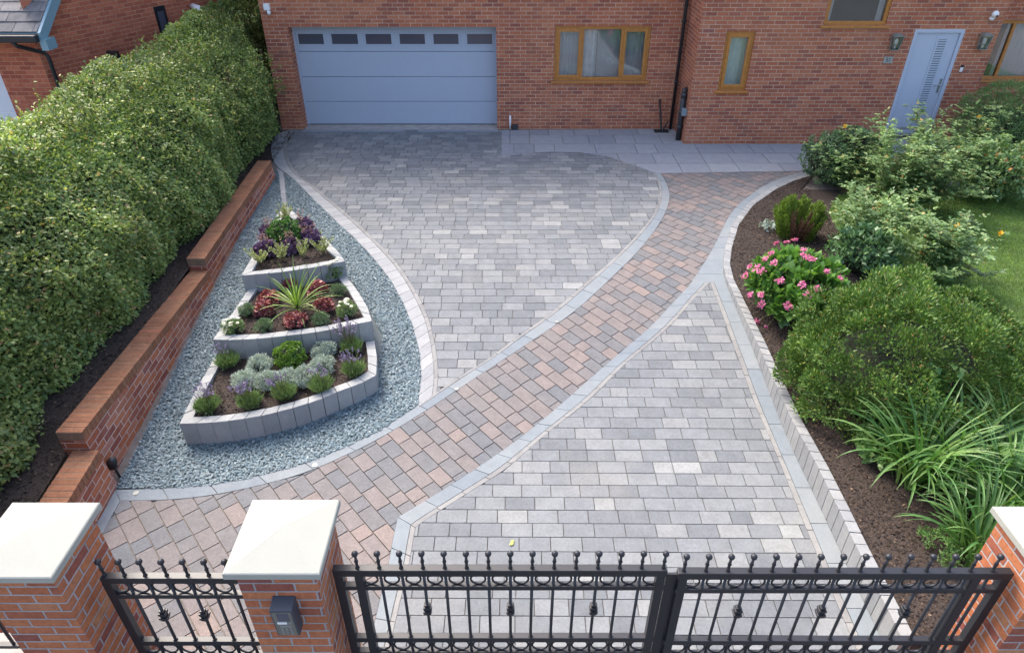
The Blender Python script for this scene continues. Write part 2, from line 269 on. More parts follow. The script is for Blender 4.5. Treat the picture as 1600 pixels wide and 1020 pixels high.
class MB:
    def __init__(s): s.v = []; s.f = []
    def add(s, vs, fs):
        b = len(s.v); s.v += [tuple(v) for v in vs]; s.f += [tuple(i+b for i in f) for f in fs]; return s
    def quad(s, *p): return s.add(p, [tuple(range(len(p)))])
    def box(s, x0, x1, y0, y1, z0, z1):
        return s.add([(x0, y0, z0), (x1, y0, z0), (x1, y1, z0), (x0, y1, z0), (x0, y0, z1), (x1, y0, z1), (x1, y1, z1), (x0, y1, z1)],
                     [(0, 3, 2, 1), (4, 5, 6, 7), (0, 1, 5, 4), (1, 2, 6, 5), (2, 3, 7, 6), (3, 0, 4, 7)])
    def hexa(s, b, t):
        return s.add(list(b)+list(t), [(3, 2, 1, 0), (4, 5, 6, 7), (0, 1, 5, 4), (1, 2, 6, 5), (2, 3, 7, 6), (3, 0, 4, 7)])
    def prism(s, poly, z0, z1):
        n = len(poly); s.add([(p[0], p[1], z0) for p in poly]+[(p[0], p[1], z1) for p in poly],
                             [tuple(range(n))[::-1], tuple(range(n, 2*n))]+[(i, (i+1) % n, n+(i+1) % n, n+i) for i in range(n)]); return s
    def tube(s, pts, r, n=8, cap=True):
        pts = [Vector(p) for p in pts]; rs = r if isinstance(r, (list, tuple)) else [r]*len(pts)
        rings = []
        for i, p in enumerate(pts):
            d = (pts[min(i+1, len(pts)-1)]-pts[max(i-1, 0)]).normalized()
            a = d.orthogonal().normalized() if i == 0 else (a-d*a.dot(d)).normalized()
            b = d.cross(a); rings.append([p+(a*math.cos(2*PI*k/n)+b*math.sin(2*PI*k/n))*rs[i] for k in range(n)])
        fs = [(i*n+k, i*n+(k+1) % n, (i+1)*n+(k+1) % n, (i+1)*n+k) for i in range(len(pts)-1) for k in range(n)]
        if cap: fs += [tuple(range(n))[::-1], tuple(range((len(pts)-1)*n, len(pts)*n))]
        return s.add([v for rg in rings for v in rg], fs)
    def ball(s, c, r, nu=12, nv=8, sz=None):
        sz = sz or (1, 1, 1); c = Vector(c); vs = []
        for j in range(1, nv):
            for i in range(nu):
                a, b = 2*PI*i/nu, PI*j/nv; vs.append(c+Vector((math.cos(a)*math.sin(b)*sz[0], math.sin(a)*math.sin(b)*sz[1], math.cos(b)*sz[2]))*r)
        vs += [c+Vector((0, 0, r*sz[2])), c-Vector((0, 0, r*sz[2]))]; t, bt = len(vs)-2, len(vs)-1
        fs = [(j*nu+i, (j+1)*nu+i, (j+1)*nu+(i+1) % nu, j*nu+(i+1) % nu) for j in range(nv-2) for i in range(nu)]
        fs += [(t, i, (i+1) % nu) for i in range(nu)]+[(bt, (nv-2)*nu+(i+1) % nu, (nv-2)*nu+i) for i in range(nu)]
        return s.add(vs, fs)
    def torus(s, c, R, r, ax='y', nu=18, nv=7):
        vs = []
        for i in range(nu):
            for j in range(nv):
                a, b = 2*PI*i/nu, 2*PI*j/nv; p = (R+r*math.cos(b)); q = (p*math.cos(a), r*math.sin(b), p*math.sin(a))
                vs.append((c[0]+q[0], c[1]+q[1], c[2]+q[2]))
        return s.add(vs, [(i*nv+j, i*nv+(j+1) % nv, ((i+1) % nu)*nv+(j+1) % nv, ((i+1) % nu)*nv+j) for i in range(nu) for j in range(nv)])
    def build(s, name, mat, parent=None, smooth=False, bevel=0, swap=False):
        me = bpy.data.meshes.new(name); me.from_pydata(s.v, [], s.f); me.update()
        uv = me.uv_layers.new(name='UVMap')
        for p in me.polygons:
            n = p.normal
            if abs(n.z) > .7: t = None
            else: t = Vector((-n.y, n.x, 0)).normalized(); 
            if t is not None and (t.x < -.01 or (abs(t.x) <= .01 and t.y < 0)): t = -t
            for li in p.loop_indices:
                c = me.vertices[me.loops[li].vertex_index].co
                q = (c.x, c.y) if t is None else (c.dot(t), c.z)
                uv.data[li].uv = (q[1], q[0]) if swap else q
        if smooth: me.polygons.foreach_set('use_smooth', [True]*len(me.polygons))
        o = link(name, me, mat, parent)
        if bevel:
            b = o.modifiers.new('bevel', 'BEVEL'); b.width = bevel; b.segments = 2; b.limit_method = 'ANGLE'; b.angle_limit = .6
        return o
def fastmesh(name, Q, mat, parent=None):
    """Q: (n,k,3) array, n separate k-gons"""
    n, k = Q.shape[:2]; me = bpy.data.meshes.new(name)
    me.vertices.add(n*k); me.vertices.foreach_set('co', Q.reshape(-1).astype('f'))
    me.loops.add(n*k); me.loops.foreach_set('vertex_index', np.arange(n*k, dtype='i'))
    me.polygons.add(n); me.polygons.foreach_set('loop_start', np.arange(n, dtype='i')*k); me.polygons.foreach_set('loop_total', np.full(n, k, 'i'))
    me.update(calc_edges=True); return link(name, me, mat, parent)
def nrm(a): return a/np.maximum(np.linalg.norm(a, axis=1, keepdims=True), 1e-9)
def leaves(P, D, U, L, W, fold=.15):
    D = nrm(D); S = nrm(np.cross(D, U)); T = np.cross(S, D)
    L = np.broadcast_to(np.asarray(L), (len(P),))[:, None]; W = np.broadcast_to(np.asarray(W), (len(P),))[:, None]
    mid = P+D*L*.45
    return np.stack([P, mid+S*W*.5+T*W*fold, P+D*L, mid-S*W*.5+T*W*fold], 1)
def randu(n): return nrm(RNG.normal(size=(n, 3)))
def spread_pick(d, n):
    """n of the directions d, chosen so that none lie too close together"""
    out = [d[0]]; k = 1
    while len(out) < n:
        c = d[RNG.integers(0, len(d), 7)]; o = np.array(out); dist = ((c[:, None]-o[None])**2).sum(2).min(1); out.append(c[dist.argmax()])
    return np.array(out)
def clumps(c, R, ncl, rc, n, L, W, up=.4, spread=.7, zmin=-.3, shell=.85, fold=.15, flat=1., rough=.05):
    """leaves on the outside of ncl clumps set over an ellipsoid R at c"""
    c = np.array(c, float); R = np.array(R, float)
    d = randu(ncl*10); d = d[d[:, 2] > zmin]; wt = np.linalg.norm(d/R, axis=1)*R.min(); d = spread_pick(d[RNG.random(len(d)) < wt], ncl); lump = 1+rough*(np.sin(d[:, :1]*7.3+c[0]*9)*np.sin(d[:, 1:2]*6.1+c[1]*7)+.7*np.sin(d[:, 2:]*9+d[:, :1]*5))
    cc = c+d*R*lump*(shell-RNG.random((len(d), 1))**1.6*.34); rcv = rc*(.65+.6*RNG.random(len(cc)))
    k = RNG.integers(0, len(cc), n); dd = randu(n); dd[:, 2] *= flat
    out = nrm((cc[k]-c)/R); dd = nrm(dd+out*.9)
    rr = rcv[k][:, None]*(.55+.5*RNG.random((n, 1))); P = cc[k]+dd*rr*np.array([1, 1, .85])
    D = nrm(dd*.6+randu(n)*spread+np.array([0, 0, up*.5])); U = nrm(dd+np.array([0, 0, up])+randu(n)*.35)
    Ls = L*(.65+.6*RNG.random(n)); return leaves(P, D, U, Ls, W*Ls/L, fold), cc
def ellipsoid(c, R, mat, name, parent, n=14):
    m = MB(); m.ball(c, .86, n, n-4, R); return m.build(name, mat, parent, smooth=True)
# polygon helpers
def resample(pl, n):
    p = np.array([(a[0], a[1]) for a in pl]); s = np.r_[0, np.cumsum(np.linalg.norm(np.diff(p, axis=0), axis=1))]
    t = np.linspace(0, s[-1], n); return np.stack([np.interp(t, s, p[:, 0]), np.interp(t, s, p[:, 1])], 1), s[-1]
def smoothline(pl, n=80, it=6):
    p, L = resample(pl, n)
    for _ in range(it): p[1:-1] = .25*p[:-2]+.5*p[1:-1]+.25*p[2:]
    return p
def pip(x, y, poly):
    x = np.asarray(x); y = np.asarray(y); ins = np.zeros(x.shape, bool); n = len(poly)
    for i in range(n):
        x0, y0 = poly[i][:2]; x1, y1 = poly[(i+1) % n][:2]
        if y0 == y1: continue
        c = ((y0 > y) != (y1 > y)) & (x < (x1-x0)*(y-y0)/(y1-y0)+x0); ins ^= c
    return ins
def clip_convex(poly, conv):
    out = [tuple(p[:2]) for p in poly]; n = len(conv)
    for i in range(n):
        ax, ay = conv[i]; bx, by = conv[(i+1) % n]; inp = out; out = []
        if not inp: return out
        def side(p): return (bx-ax)*(p[1]-ay)-(by-ay)*(p[0]-ax)
        for j in range(len(inp)):
            p, q = inp[j-1], inp[j]; sp, sq = side(p), side(q)
            if (sp >= 0) != (sq >= 0):
                t = sp/(sp-sq); out.append((p[0]+(q[0]-p[0])*t, p[1]+(q[1]-p[1])*t))
            if sq >= 0: out.append(q)
    return out
def area(p): return .5*sum(p[i-1][0]*p[i][1]-p[i][0]*p[i-1][1] for i in range(len(p)))
def pave(name, poly, mat, pitch, lens, ang=0., gap=.007, zf=gz, th=.012, org=(0, 0), dz=0.):
    poly = [tuple(p[:2]) for p in poly]
    if area(poly) < 0: poly = poly[::-1]
    ca, sa = math.cos(ang), math.sin(ang)
    loc = [((x-org[0])*ca+(y-org[1])*sa, -(x-org[0])*sa+(y-org[1])*ca) for x, y in poly]
    X0, X1 = min(p[0] for p in loc)-.4, max(p[0] for p in loc)+.4; Y0, Y1 = min(p[1] for p in loc), max(p[1] for p in loc)
    m = MB(); r0 = math.floor(Y0/pitch); g = gap/2
    for r in range(r0, math.ceil(Y1/pitch)+1):
        x = X0-random.random()*.3; y0, y1 = r*pitch, (r+1)*pitch
        while x < X1:
            L = random.choice(lens); a, b = x+g, x+L-g; x += L
            rc = [(a, y0+g), (b, y0+g), (b, y1-g), (a, y1-g)]
            ins = pip([q[0] for q in rc], [q[1] for q in rc], loc)
            if ins.all(): pg = rc
            else:
                if not ins.any():
                    mx, my = (a+b)/2, (y0+y1)/2
                    if not any(abs(px-mx) < .4 and abs(py-my) < .4 for px, py in loc) and not pip([mx], [my], loc)[0]:
                        continue
                pg = clip_convex(loc, rc)
                if len(pg) < 3 or abs(area(pg)) < .0006: continue
            wp = [(px*ca-py*sa+org[0], px*sa+py*ca+org[1]) for px, py in pg]
            t = random.uniform(-.0012, .0012)+dz; n = len(wp)
            m.add([(px, py, zf(py)+t) for px, py in wp]+[(px, py, zf(py)+t-th) for px, py in wp],
                  [tuple(range(n))]+[(i, i+n, (i+1) % n+n, (i+1) % n) for i in range(n)])
    o = m.build(name, mat); return o
def band(name, A, B, parts, slen=.3, zf=gz, dz=.002, gap=.006, smooth=True):
    """stones between two edge lines; parts = [(f0, f1, material, stone length)]"""
    for (f0, f1, mat, sl, nm) in parts:
        L = max(resample(A, 5)[1], resample(B, 5)[1]); n = max(2, int(L/sl)); K = 4
        a, _ = resample(A, n*K+1); b, _ = resample(B, n*K+1); m = MB()
        if smooth:
            for _ in range(4):
                a[1:-1] = .25*a[:-2]+.5*a[1:-1]+.25*a[2:]; b[1:-1] = .25*b[:-2]+.5*b[1:-1]+.25*b[2:]
        gp = gap/sl
        for i in range(n):
            ts = np.linspace(i+gp/2, i+1-gp/2, K+1)*K
            ia = np.clip(ts, 0, n*K); lo = np.minimum(ia.astype(int), n*K-1); fr = (ia-lo)[:, None]
            pa = a[lo]*(1-fr)+a[lo+1]*fr; pb = b[lo]*(1-fr)+b[lo+1]*fr
            w_ = np.linalg.norm(pb-pa, axis=1).mean()+1e-6; e = gap/2/w_
            p0 = pa+(pb-pa)*(f0+e); p1 = pa+(pb-pa)*(f1-e); t = random.uniform(-.001, .001)+dz
            ring = [(x, y) for x, y in p0]+[(x, y) for x, y in p1[::-1]]; k = len(ring)
            vs = [(x, y, zf(y)+t) for x, y in ring]+[(x, y, zf(y)+t-.014) for x, y in ring]
            fs = [(j, j+1, k-2-j, k-1-j) for j in range(K)]+[(j, (j+1) % k, (j+1) % k+k, j+k) for j in range(k)]
            m.add(vs, fs)
        tag(m.build(nm, mat), kind='structure')
def sheet(name, poly, zf, mat, step=.5):
    """a sheet over a polygon, following zf"""
    poly = [tuple(p[:2]) for p in poly]
    if area(poly) < 0: poly = poly[::-1]
    X0, X1 = min(p[0] for p in poly), max(p[0] for p in poly); Y0, Y1 = min(p[1] for p in poly), max(p[1] for p in poly); m = MB()
    x = X0
    while x < X1:
        y = Y0
        while y < Y1:
            pg = clip_convex(poly, [(x, y), (x+step, y), (x+step, y+step), (x, y+step)])
            if len(pg) >= 3 and abs(area(pg)) > 1e-6: m.quad(*[(a, b, zf(a, b)) for a, b in pg])
            y += step
        x += step
    return m.build(name, mat)
def scatter(poly, n):
    poly = np.array([p[:2] for p in poly]); lo, hi = poly.min(0), poly.max(0); out = np.zeros((0, 2))
    while len(out) < n:
        q = lo+(hi-lo)*RNG.random((n, 2)); out = np.r_[out, q[pip(q[:, 0], q[:, 1], poly)]]
    return out[:n]
def gzv(y):
    t = np.clip((y-4.6)/4.8, 0, 1); t = t*t*(3-2*t); return -.32*(1-t)
def chips(P, size, tilt=.35, thick=0):
    n = len(P); a = RNG.random(n)*2*PI; s = size*(.55+.75*RNG.random(n)); asp = .45+.45*RNG.random(n)
    nz = nrm(np.c_[RNG.normal(size=(n, 2))*tilt, np.ones(n)]); d = np.c_[np.cos(a), np.sin(a), np.zeros(n)]
    d = nrm(d-nz*(d*nz).sum(1, keepdims=True)); e = np.cross(nz, d); out = []
    for k in range(5):
        th = 2*PI*k/5+RNG.normal(size=n)*.25
        out.append(P+d*(np.cos(th)*s)[:, None]*.5+e*(np.sin(th)*s*asp)[:, None]*.5)
    return np.stack(out, 1)

# =================================================================== SETTING
def px(pts, dz=0.): return [atg(u, v, dz) for u, v in pts]
zf2 = lambda x, y: gz(y)
# traced edge lines (drive, path and kerb), far end first
B1_out = px([(455, 203), (440, 206), (429, 214), (424, 223), (423.5, 235), (425, 247), (432, 260), (442, 268), (459, 280), (492, 314), (525, 346), (558, 376), (588, 409), (613, 442), (632, 478), (646, 513), (655.5, 552), (658, 583), (655.5, 612), (651.6, 637)])
B1_in = px([(466, 203.5), (458, 207), (451, 214), (448.5, 225), (449.5, 240), (454, 255), (462, 269), (472, 280), (486, 287), (519.6, 315), (555, 344.5), (588, 376), (616, 405), (638, 435), (657, 467), (671, 500), (679, 532.6), (684, 566), (685, 590), (682, 613)])
BR_l = px([(432, 262), (436, 275), (438, 298), (441, 324)]); BR_r = px([(442, 268), (444.5, 280), (446.5, 300), (449, 324)])
B2a_R = px([(1031, 270.6), (1040, 281.6), (1046.6, 300), (1046, 313), (1040, 332), (1028, 354), (1009, 379), (984, 407), (955.7, 434), (921, 467), (883.5, 498), (851, 519), (804, 550.6), (749, 586), (694, 623), (668, 640)])
B2a_L = px([(1018, 268), (1028, 281.6), (1031, 297), (1029, 316), (1021.5, 335), (1006, 355), (984, 379), (955.7, 407), (924, 433.7), (886.6, 466.6), (849, 498), (819.6, 517), (768.6, 556.5), (717.6, 588), (684, 611), (653, 633)])
B2b_R = px([(668, 640), (642, 656), (595, 684), (564, 700), (517, 722), (469.6, 742), (407, 757.7), (344, 771.8), (281, 780), (250, 781.5), (188, 782)])
B2b_L = px([(653, 633), (623.5, 652.5), (595, 672), (548, 695), (501, 715), (454, 731), (391, 746.7), (328, 757.7), (285, 762), (250, 763), (180, 765)])
B2c_L = px([(180, 765), (150, 820), (90, 930)]); B2c_R = px([(188, 782), (167.6, 819), (113, 930)])
B3_L = px([(1263, 267), (1228.6, 275), (1197, 288), (1169, 306.6), (1147, 325.5), (1134.5, 344), (1125, 366), (1112.5, 391), (1097, 416), (1078, 444.7), (1056, 468), (1031, 495), (1012, 515), (992, 531), (953, 564), (910, 601.6), (874.5, 633), (835, 666), (796, 695.7), (757, 723), (713.7, 750.6), (674.5, 776), (647, 792), (621.6, 807.5)])
B3_R = px([(1109, 441.5), (1087, 463.5), (1072, 482), (1047, 509.4), (1015.7, 537), (972.5, 572), (929.4, 617), (894, 646.7), (855, 676), (819.6, 707.5), (788, 735), (737, 766), (694, 793.7), (659, 815), (649, 824)])
B3c_L = px([(621.6, 807.5), (613, 844), (608, 875), (597.7, 918), (585, 971.6), (572, 1030)]); B3c_R = px([(649, 824), (645, 848), (641, 872), (630, 920), (617, 975), (604, 1030)])
B4_L = px([(1109, 441.5), (1119, 466.6), (1131, 498), (1141, 527), (1157, 570), (1176.5, 625), (1200, 678), (1226, 741), (1248.5, 799), (1274, 860.7), (1300, 925), (1345, 1030)])
K_base = px([(1263, 272), (1232, 281), (1203, 294.6), (1168.6, 318.6), (1144.6, 349.5), (1132.6, 387), (1129, 414.7), (1134, 442), (1148, 476.5), (1165, 517.7), (1182, 559), (1196, 596.6), (1232, 689), (1265, 757), (1297, 825), (1316.5, 869), (1345, 930), (1392, 1030)])
def xat(pl, y):                                                    # x of a line at y
    for a, b in zip(pl[:-1], pl[1:]):
        if (a.y-y)*(b.y-y) <= 0 and a.y != b.y: return a.x+(b.x-a.x)*(y-a.y)/(b.y-a.y)
    return pl[-1].x
# ground
m = MB(); ys = [-120, -40, -6, 1, 3, 4.2]+[4.6+i*.3 for i in range(17)]+[11, 14, 20, 60, 160]; xs = [-120, -30, -8, -4.5, 0, 3.5, 8, 30, 120]
for i in range(len(xs)-1):
    for j in range(len(ys)-1):
        m.quad(*[(x, y, gz(y)-.016) for x, y in ((xs[i], ys[j]), (xs[i+1], ys[j]), (xs[i+1], ys[j+1]), (xs[i], ys[j+1]))])
tag(m.build('ground', M['joint']), kind='structure')
m = MB(); m.quad((-30, -9, -.325), (30, -9, -.325), (30, 2.2, -.325), (-30, 2.2, -.325)); tag(m.build('pavement', M['ground']), kind='structure')
# driveway and path paving
slab_dome = [(784, 246), (800, 243), (830, 239), (860, 237), (905, 238), (950, 245), (985, 256), (1018, 268)]
D1 = px([(466, 203.5), (784, 203.5)])+px(slab_dome)+[p for p in B2a_L[1:]]+B1_in[::-1][:-1]
tag(pave('driveway', D1, M['drive'], .161, [.29, .29, .29, .2, .24], gap=.008), kind='structure')
D2 = B3_R+B3c_R[1:]+B4_L[::-1][:-1]
tag(pave('driveway', D2, M['drive'], .161, [.29, .29, .29, .29, .2], ang=math.radians(-.4), gap=.008), kind='structure')
PP = px([(1031, 271), (1263, 267.5)])+B3_L[1:]+B3c_L[1:]+px([(560, 1150), (0, 1150), (0, 1050)])+B2c_R[::-1]+B2b_R[::-1][1:]+B2a_R[::-1][1:-1]
tag(pave('garden_path', PP, M['path'], .161, [.24, .24, .29, .29, .16], ang=math.radians(-49.4), gap=.010), kind='structure')
# the row of flags along the house and the patio slabs
SL = [atg(784, 203.5)]+px(slab_dome)+px([(1031, 270.6), (1263, 267)])+[Vector((7.3, 11.6, 0)), Vector((9.3, 11.6, 0)), Vector((9.3, 14.06, 0)), Vector((3.61, 14.06, 0)), Vector((3.61, 15.05, 0))]
tag(pave('patio', SL, M['slab'], .56, [.56, .84, .84, .7, .42], gap=.011, org=(0, 14.06)), kind='structure')
m = MB(); m.box(-4.59, -.32, 15.0, 15.42, -.015, .006); tag(m.build('garage_threshold', M['concrete']), kind='structure')
m = MB(); m.box(-4.62, -.31, 14.86, 15.0, -.015, .001); tag(m.build('garage_threshold', M['slab']), kind='structure')
# bands
band('stone_band', B1_out, B1_in, [(0, .76, M['palestone'], .2, 'stone_band'), (.76, 1, M['strip'], .3, 'edging_strip')])
band('stone_band', BR_l, BR_r, [(0, 1, M['palestone'], .3, 'stone_band')])
band('stone_band', B2a_R, B2a_L, [(0, .76, M['band'], .42, 'stone_band'), (.76, 1, M['strip'], .3, 'edging_strip')])
band('stone_band', B2b_R, B2b_L, [(0, 1, M['band'], .42, 'stone_band')])
band('stone_band', B2c_R, B2c_L, [(0, 1, M['band'], .6, 'stone_band')], smooth=False)
i0 = 10
B3_Rx = [Vector((p.x, p.y, 0)) for p in B4_L[:1]]
band('stone_band', B3_L[9:], B3_R, [(0, .74, M['band'], .32, 'stone_band'), (.74, 1, M['strip'], .3, 'edging_strip')])
band('stone_band', B3c_L, B3c_R, [(0, .74, M['band'], .32, 'stone_band'), (.74, 1, M['strip'], .3, 'edging_strip')], smooth=False)
band('stone_band', B4_L, K_base[7:], [(.27, 1, M['band'], .42, 'stone_band'), (0, .27, M['strip'], .3, 'edging_strip')])
band('stone_band', B3_L[:9]+[atg(1089, 428)], K_base[:7]+[atg(1131, 428)], [(0, 1, M['band'], .42, 'stone_band')])
tri = [atg(1078, 444.7), atg(1089, 428), atg(1131, 428), atg(1134, 442), atg(1109, 441.5)]
m = MB(); m.quad(*[(p.x, p.y, gz(p.y)+.001) for p in tri]); tag(m.build('stone_band', M['band']), kind='structure')

# slate chippings, bark beds, lawn
SLATE = [atg(u, v) for u, v in [(430, 266), (421, 280), (390.6, 335), (355, 412), (322, 477.7), (300, 521.6), (285, 550), (244, 638), (206, 715), (181, 762)]]+B2b_L[::-1][1:]+B1_out[::-1][:-8]
sl = sheet('slate_bed', SLATE, lambda x, y: gz(y)-.010, M['slate_base']); tag(sl, kind='structure')
BED_PX = [(-3.43, 5.42), (-2.7, 5.5), (-1.95, 5.88), (-1.6, 6.2), (-1.65, 7.2), (-2.2, 8.3), (-3.0, 9.5), (-3.4, 10.0), (-3.42, 8.0)]
q = scatter(SLATE, 88000); q = q[~pip(q[:, 0], q[:, 1], BED_PX)]; q = q[~pip(q[:, 0], q[:, 1], [p[:2] for p in BR_l+BR_r[::-1]])]
P = np.c_[q, gzv(q[:, 1])+RNG.random(len(q))*.014]
tag(fastmesh('slate_chippings', chips(P, .027, .24), M['slate']), 'blue grey slate chippings spread round the tiered planter', 'chippings', kind='stuff')

def kh(y):                                                         # how far the kerb stands out of the drive
    t = min(1, max(0, (9.2-y)/4.2)); return .012+.275*t
def soilz(x, y): return max(gz(y)+kh(y)-.03+.03*math.sin(3*x)*math.sin(2.3*y)*(1 if x > 3.6 else 0), gz(y)+.004+.008*math.sin(5*x)**2)
KT = [Vector((p.x, p.y, 0)) for p in K_base]
def offset(pl, d):
    out = []
    for i, p in enumerate(pl):
        a = pl[max(i-1, 0)]; b = pl[min(i+1, len(pl)-1)]; t = Vector((b.x-a.x, b.y-a.y, 0)).normalized(); out.append(Vector((p.x-t.y*d, p.y+t.x*d, 0)))
    return out
KO = offset(KT, .10)
RB = KO+[Vector((9, 2.0, 0)), Vector((9, 11.6, 0)), Vector((5.2, 11.6, 0))]
LAWN = [Vector(p+(0,)) for p in [(5.75, 11.3), (5.3, 10.6), (5.15, 9.6), (5.3, 8.4), (5.2, 7.0), (5.05, 6.0), (5.4, 5.0), (5.6, 4.2), (14, 4.2), (14, 11.3)]]
tag(sheet('flower_bed_soil', RB, soilz, M['soil'], .25), kind='structure')
tag(sheet('lawn', LAWN, lambda x, y: .03, M['lawn_base'], 1.), kind='structure')
q = scatter([(5.1, 4.2), (9.5, 4.2), (9.5, 11.3), (5.1, 11.3)], 120000); q = q[pip(q[:, 0], q[:, 1], [p[:2] for p in LAWN])]
n = len(q); P = np.c_[q, np.full(n, .03)]; D = nrm(np.c_[RNG.normal(size=(n, 2))*.45, np.ones(n)])
tag(fastmesh('lawn_grass', leaves(P, D, randu(n), .03+.025*RNG.random(n), .006), M['grass']), 'short mown green grass of the lawn beyond the shrubs', 'grass', kind='stuff')
q = scatter([p[:2] for p in KO]+[(5.3, 3.2), (5.3, 11.4)], 26000)
P = np.c_[q, [soilz(x, y)+.004 for x, y in q]]
tag(fastmesh('bark_mulch', chips(P, .028, .5), M['mulch']), 'dark bark mulch covering the right hand bed', 'mulch', kind='stuff')

# ------------------------------------------------------------------ kerb of upright blocks
def blockwall(m, A, B, ztop, zbot, slen, gap=.006, jit=.003, smooth=True):
    L = resample(A, 5)[1]; n = max(1, round(L/slen)); K = 4
    a, _ = resample(A, n*K+1); b, _ = resample(B, n*K+1)
    for i in range(n):
        t0, t1 = i+gap/slen/2, i+1-gap/slen/2
        def P(arr, t): t *= K; k = min(int(t), n*K-1); return arr[k]*(1-(t-k))+arr[k+1]*(t-k)
        c = [P(a, t0), P(a, t1), P(b, t1), P(b, t0)]; j = random.uniform(-jit, jit)
        zt = sum(ztop(*p) for p in c)/4+j
        m.hexa([(p[0], p[1], min(zbot(*p), zt-.01)) for p in c], [(p[0], p[1], zt) for p in c])
m = MB(); blockwall(m, KT, KO, lambda x, y: gz(y)+kh(y), lambda x, y: gz(y)-.03, .125)
tag(m.build('block_kerb', M['kerb'], bevel=.004), 'curved kerb of upright pale grey blocks holding back the right hand bark bed', 'kerb')

# ------------------------------------------------------------------ three tier planter
def tier(front, right, left, zt, zfb, zsb, lab, soil_z):
    """front runs left to right, right and left run back to the tip"""
    root = empty('raised_planter', (front[0].x, front[0].y, zfb(front[0].x, front[0].y)), lab, 'planter', 'tiers of the stepped planter')
    ring = front+right[1:]+left[::-1][1:-1]
    cx = sum(p.x for p in ring)/len(ring); cy = sum(p.y for p in ring)/len(ring); th = .105
    def inner(pl): 
        o = offset(pl, th); return o
    fi = offset(front, th); ri = offset(right, th); li = offset(left, -th)
    fi[0] = li[0] = Vector((left[0].x+th, front[0].y+th, 0)); fi[-1] = ri[0] = Vector((right[0].x-th*1.05, front[-1].y+th*.75, 0))
    m = MB(); T = lambda x, y: zt
    blockwall(m, front, fi, T, zfb, .165)
    rz = lambda x, y: zsb(x, y)
    ra = [right[0]]+right[1:]; blockwall(m, ra, ri, T, rz, .165)
    blockwall(m, left, li, T, rz, .165)
    m.build('planter_wall', M['planter'], root, bevel=.003)
    bk = [] if zt > .4 else [ri[-1]+Vector((-.12, .45, 0)), li[-1]+Vector((.12, .45, 0))]
    inn = fi+ri[1:]+bk+li[::-1][:-1]
    poly = [(p.x, p.y) for p in inn]
    if area(poly) < 0: poly = poly[::-1]
    s = sheet('planter_soil', [Vector((x, y, 0)) for x, y in poly], lambda x, y: soil_z+.012*math.sin(5*x)*math.sin(6*y), M['soil'], .15)
    s.parent = root; s.matrix_parent_inverse = Matrix.Translation(-Vector(root.location))
    q = scatter(poly, 2600); ch = fastmesh('planter_mulch', chips(np.c_[q, np.full(len(q), soil_z+.012)], .026, .5), M['mulch'], root); tag(ch, kind='stuff')
ZT1, ZT2, ZT3 = 0.0, .24, .46
pz = lambda pts, z: [atz(u, v, z) for u, v in pts]
f1 = pz([(280, 662), (312, 661), (344, 659), (375, 655), (407, 649.4), (438, 642), (469.6, 633.8), (501, 623), (532, 610), (560, 598), (590, 590)], ZT1)
f1[-2:] = [atz(561, 600, ZT1), atz(588, 586, ZT1)]
r1 = [f1[-1], atz(589, 558, ZT1), atz(585, 532, ZT1)]; l1 = [f1[0], atz(303, 615, ZT1), atz(334, 560, ZT1)]
f2 = pz([(332, 531), (355, 531), (382, 530), (410, 528.5), (437, 525.7), (465, 522.5), (492, 519), (520, 514), (547, 508), (581, 501)], ZT2)
r2 = pz([(581, 501), (574.5, 480), (558, 453), (540, 429.6)], ZT2); l2 = pz([(332, 531), (362, 490), (390, 450)], ZT2)
f3 = pz([(377, 430), (407, 428), (437, 425.5), (465, 421.5), (492, 417), (515, 412.8), (539, 407.7)], ZT3)
r3 = pz([(539, 407.7), (528, 392.6), (503, 368), (475.7, 346), (450, 324)], ZT3); l3 = pz([(377, 430), (403, 386), (427.7, 343), (443, 324)], ZT3)
S1, S2, S3 = ZT1-.045, ZT2-.045, ZT3-.045
tier(f1, r1, l1, ZT1, lambda x, y: gz(y)-.02, lambda x, y: gz(y)-.02, 'lowest and widest grey block planter tier, with lavender and a yellow green box ball', S1)
tier(f2, r2, l2, ZT2, lambda x, y: S1-.02, lambda x, y: gz(y)-.02, 'middle grey block planter tier, with the spiky cordyline and red heucheras', S2)
tier(f3, r3, l3, ZT3, lambda x, y: S2-.02, lambda x, y: gz(y)-.02, 'topmost pointed grey block planter tier, with purple heucheras and variegated plants', S3)

# =================================================================== HOUSE
WY, GY, WGY = 15.06, 15.35, 14.07                                  # main wall, garage door, wing
house = empty('brick_house', (1, 15.2, 0), 'large red brown brick house with a wide garage and a projecting entrance wing', 'house')
def wallface(m, x0, x1, z0, z1, y, holes, depth):
    xs_ = sorted({x0, x1, *[h[0] for h in holes], *[h[1] for h in holes]}); zs = sorted({z0, z1, *[h[2] for h in holes], *[h[3] for h in holes]})
    for a, b in zip(xs_[:-1], xs_[1:]):
        for c, d in zip(zs[:-1], zs[1:]):
            cx, cz = (a+b)/2, (c+d)/2
            if any(h[0] < cx < h[1] and h[2] < cz < h[3] for h in holes): continue
            m.quad((a, y, c), (b, y, c), (b, y, d), (a, y, d))
    for h in holes:
        a, b, c, d = h[:4]; dp = h[4] if len(h) > 4 else depth
        m.quad((a, y, c), (a, y+dp, c), (a, y+dp, d), (a, y, d)); m.quad((b, y+dp, c), (b, y, c), (b, y, d), (b, y+dp, d))
        m.quad((a, y, d), (a, y+dp, d), (b, y+dp, d), (b, y, d)); m.quad((a, y+dp, c), (a, y, c), (b, y, c), (b, y+dp, c))
def rect(u0, v0, u1, v1, y): a, b = aty(u0, v0, y), aty(u1, v1, y); return [min(a.x, b.x), max(a.x, b.x), min(a.z, b.z), max(a.z, b.z)]
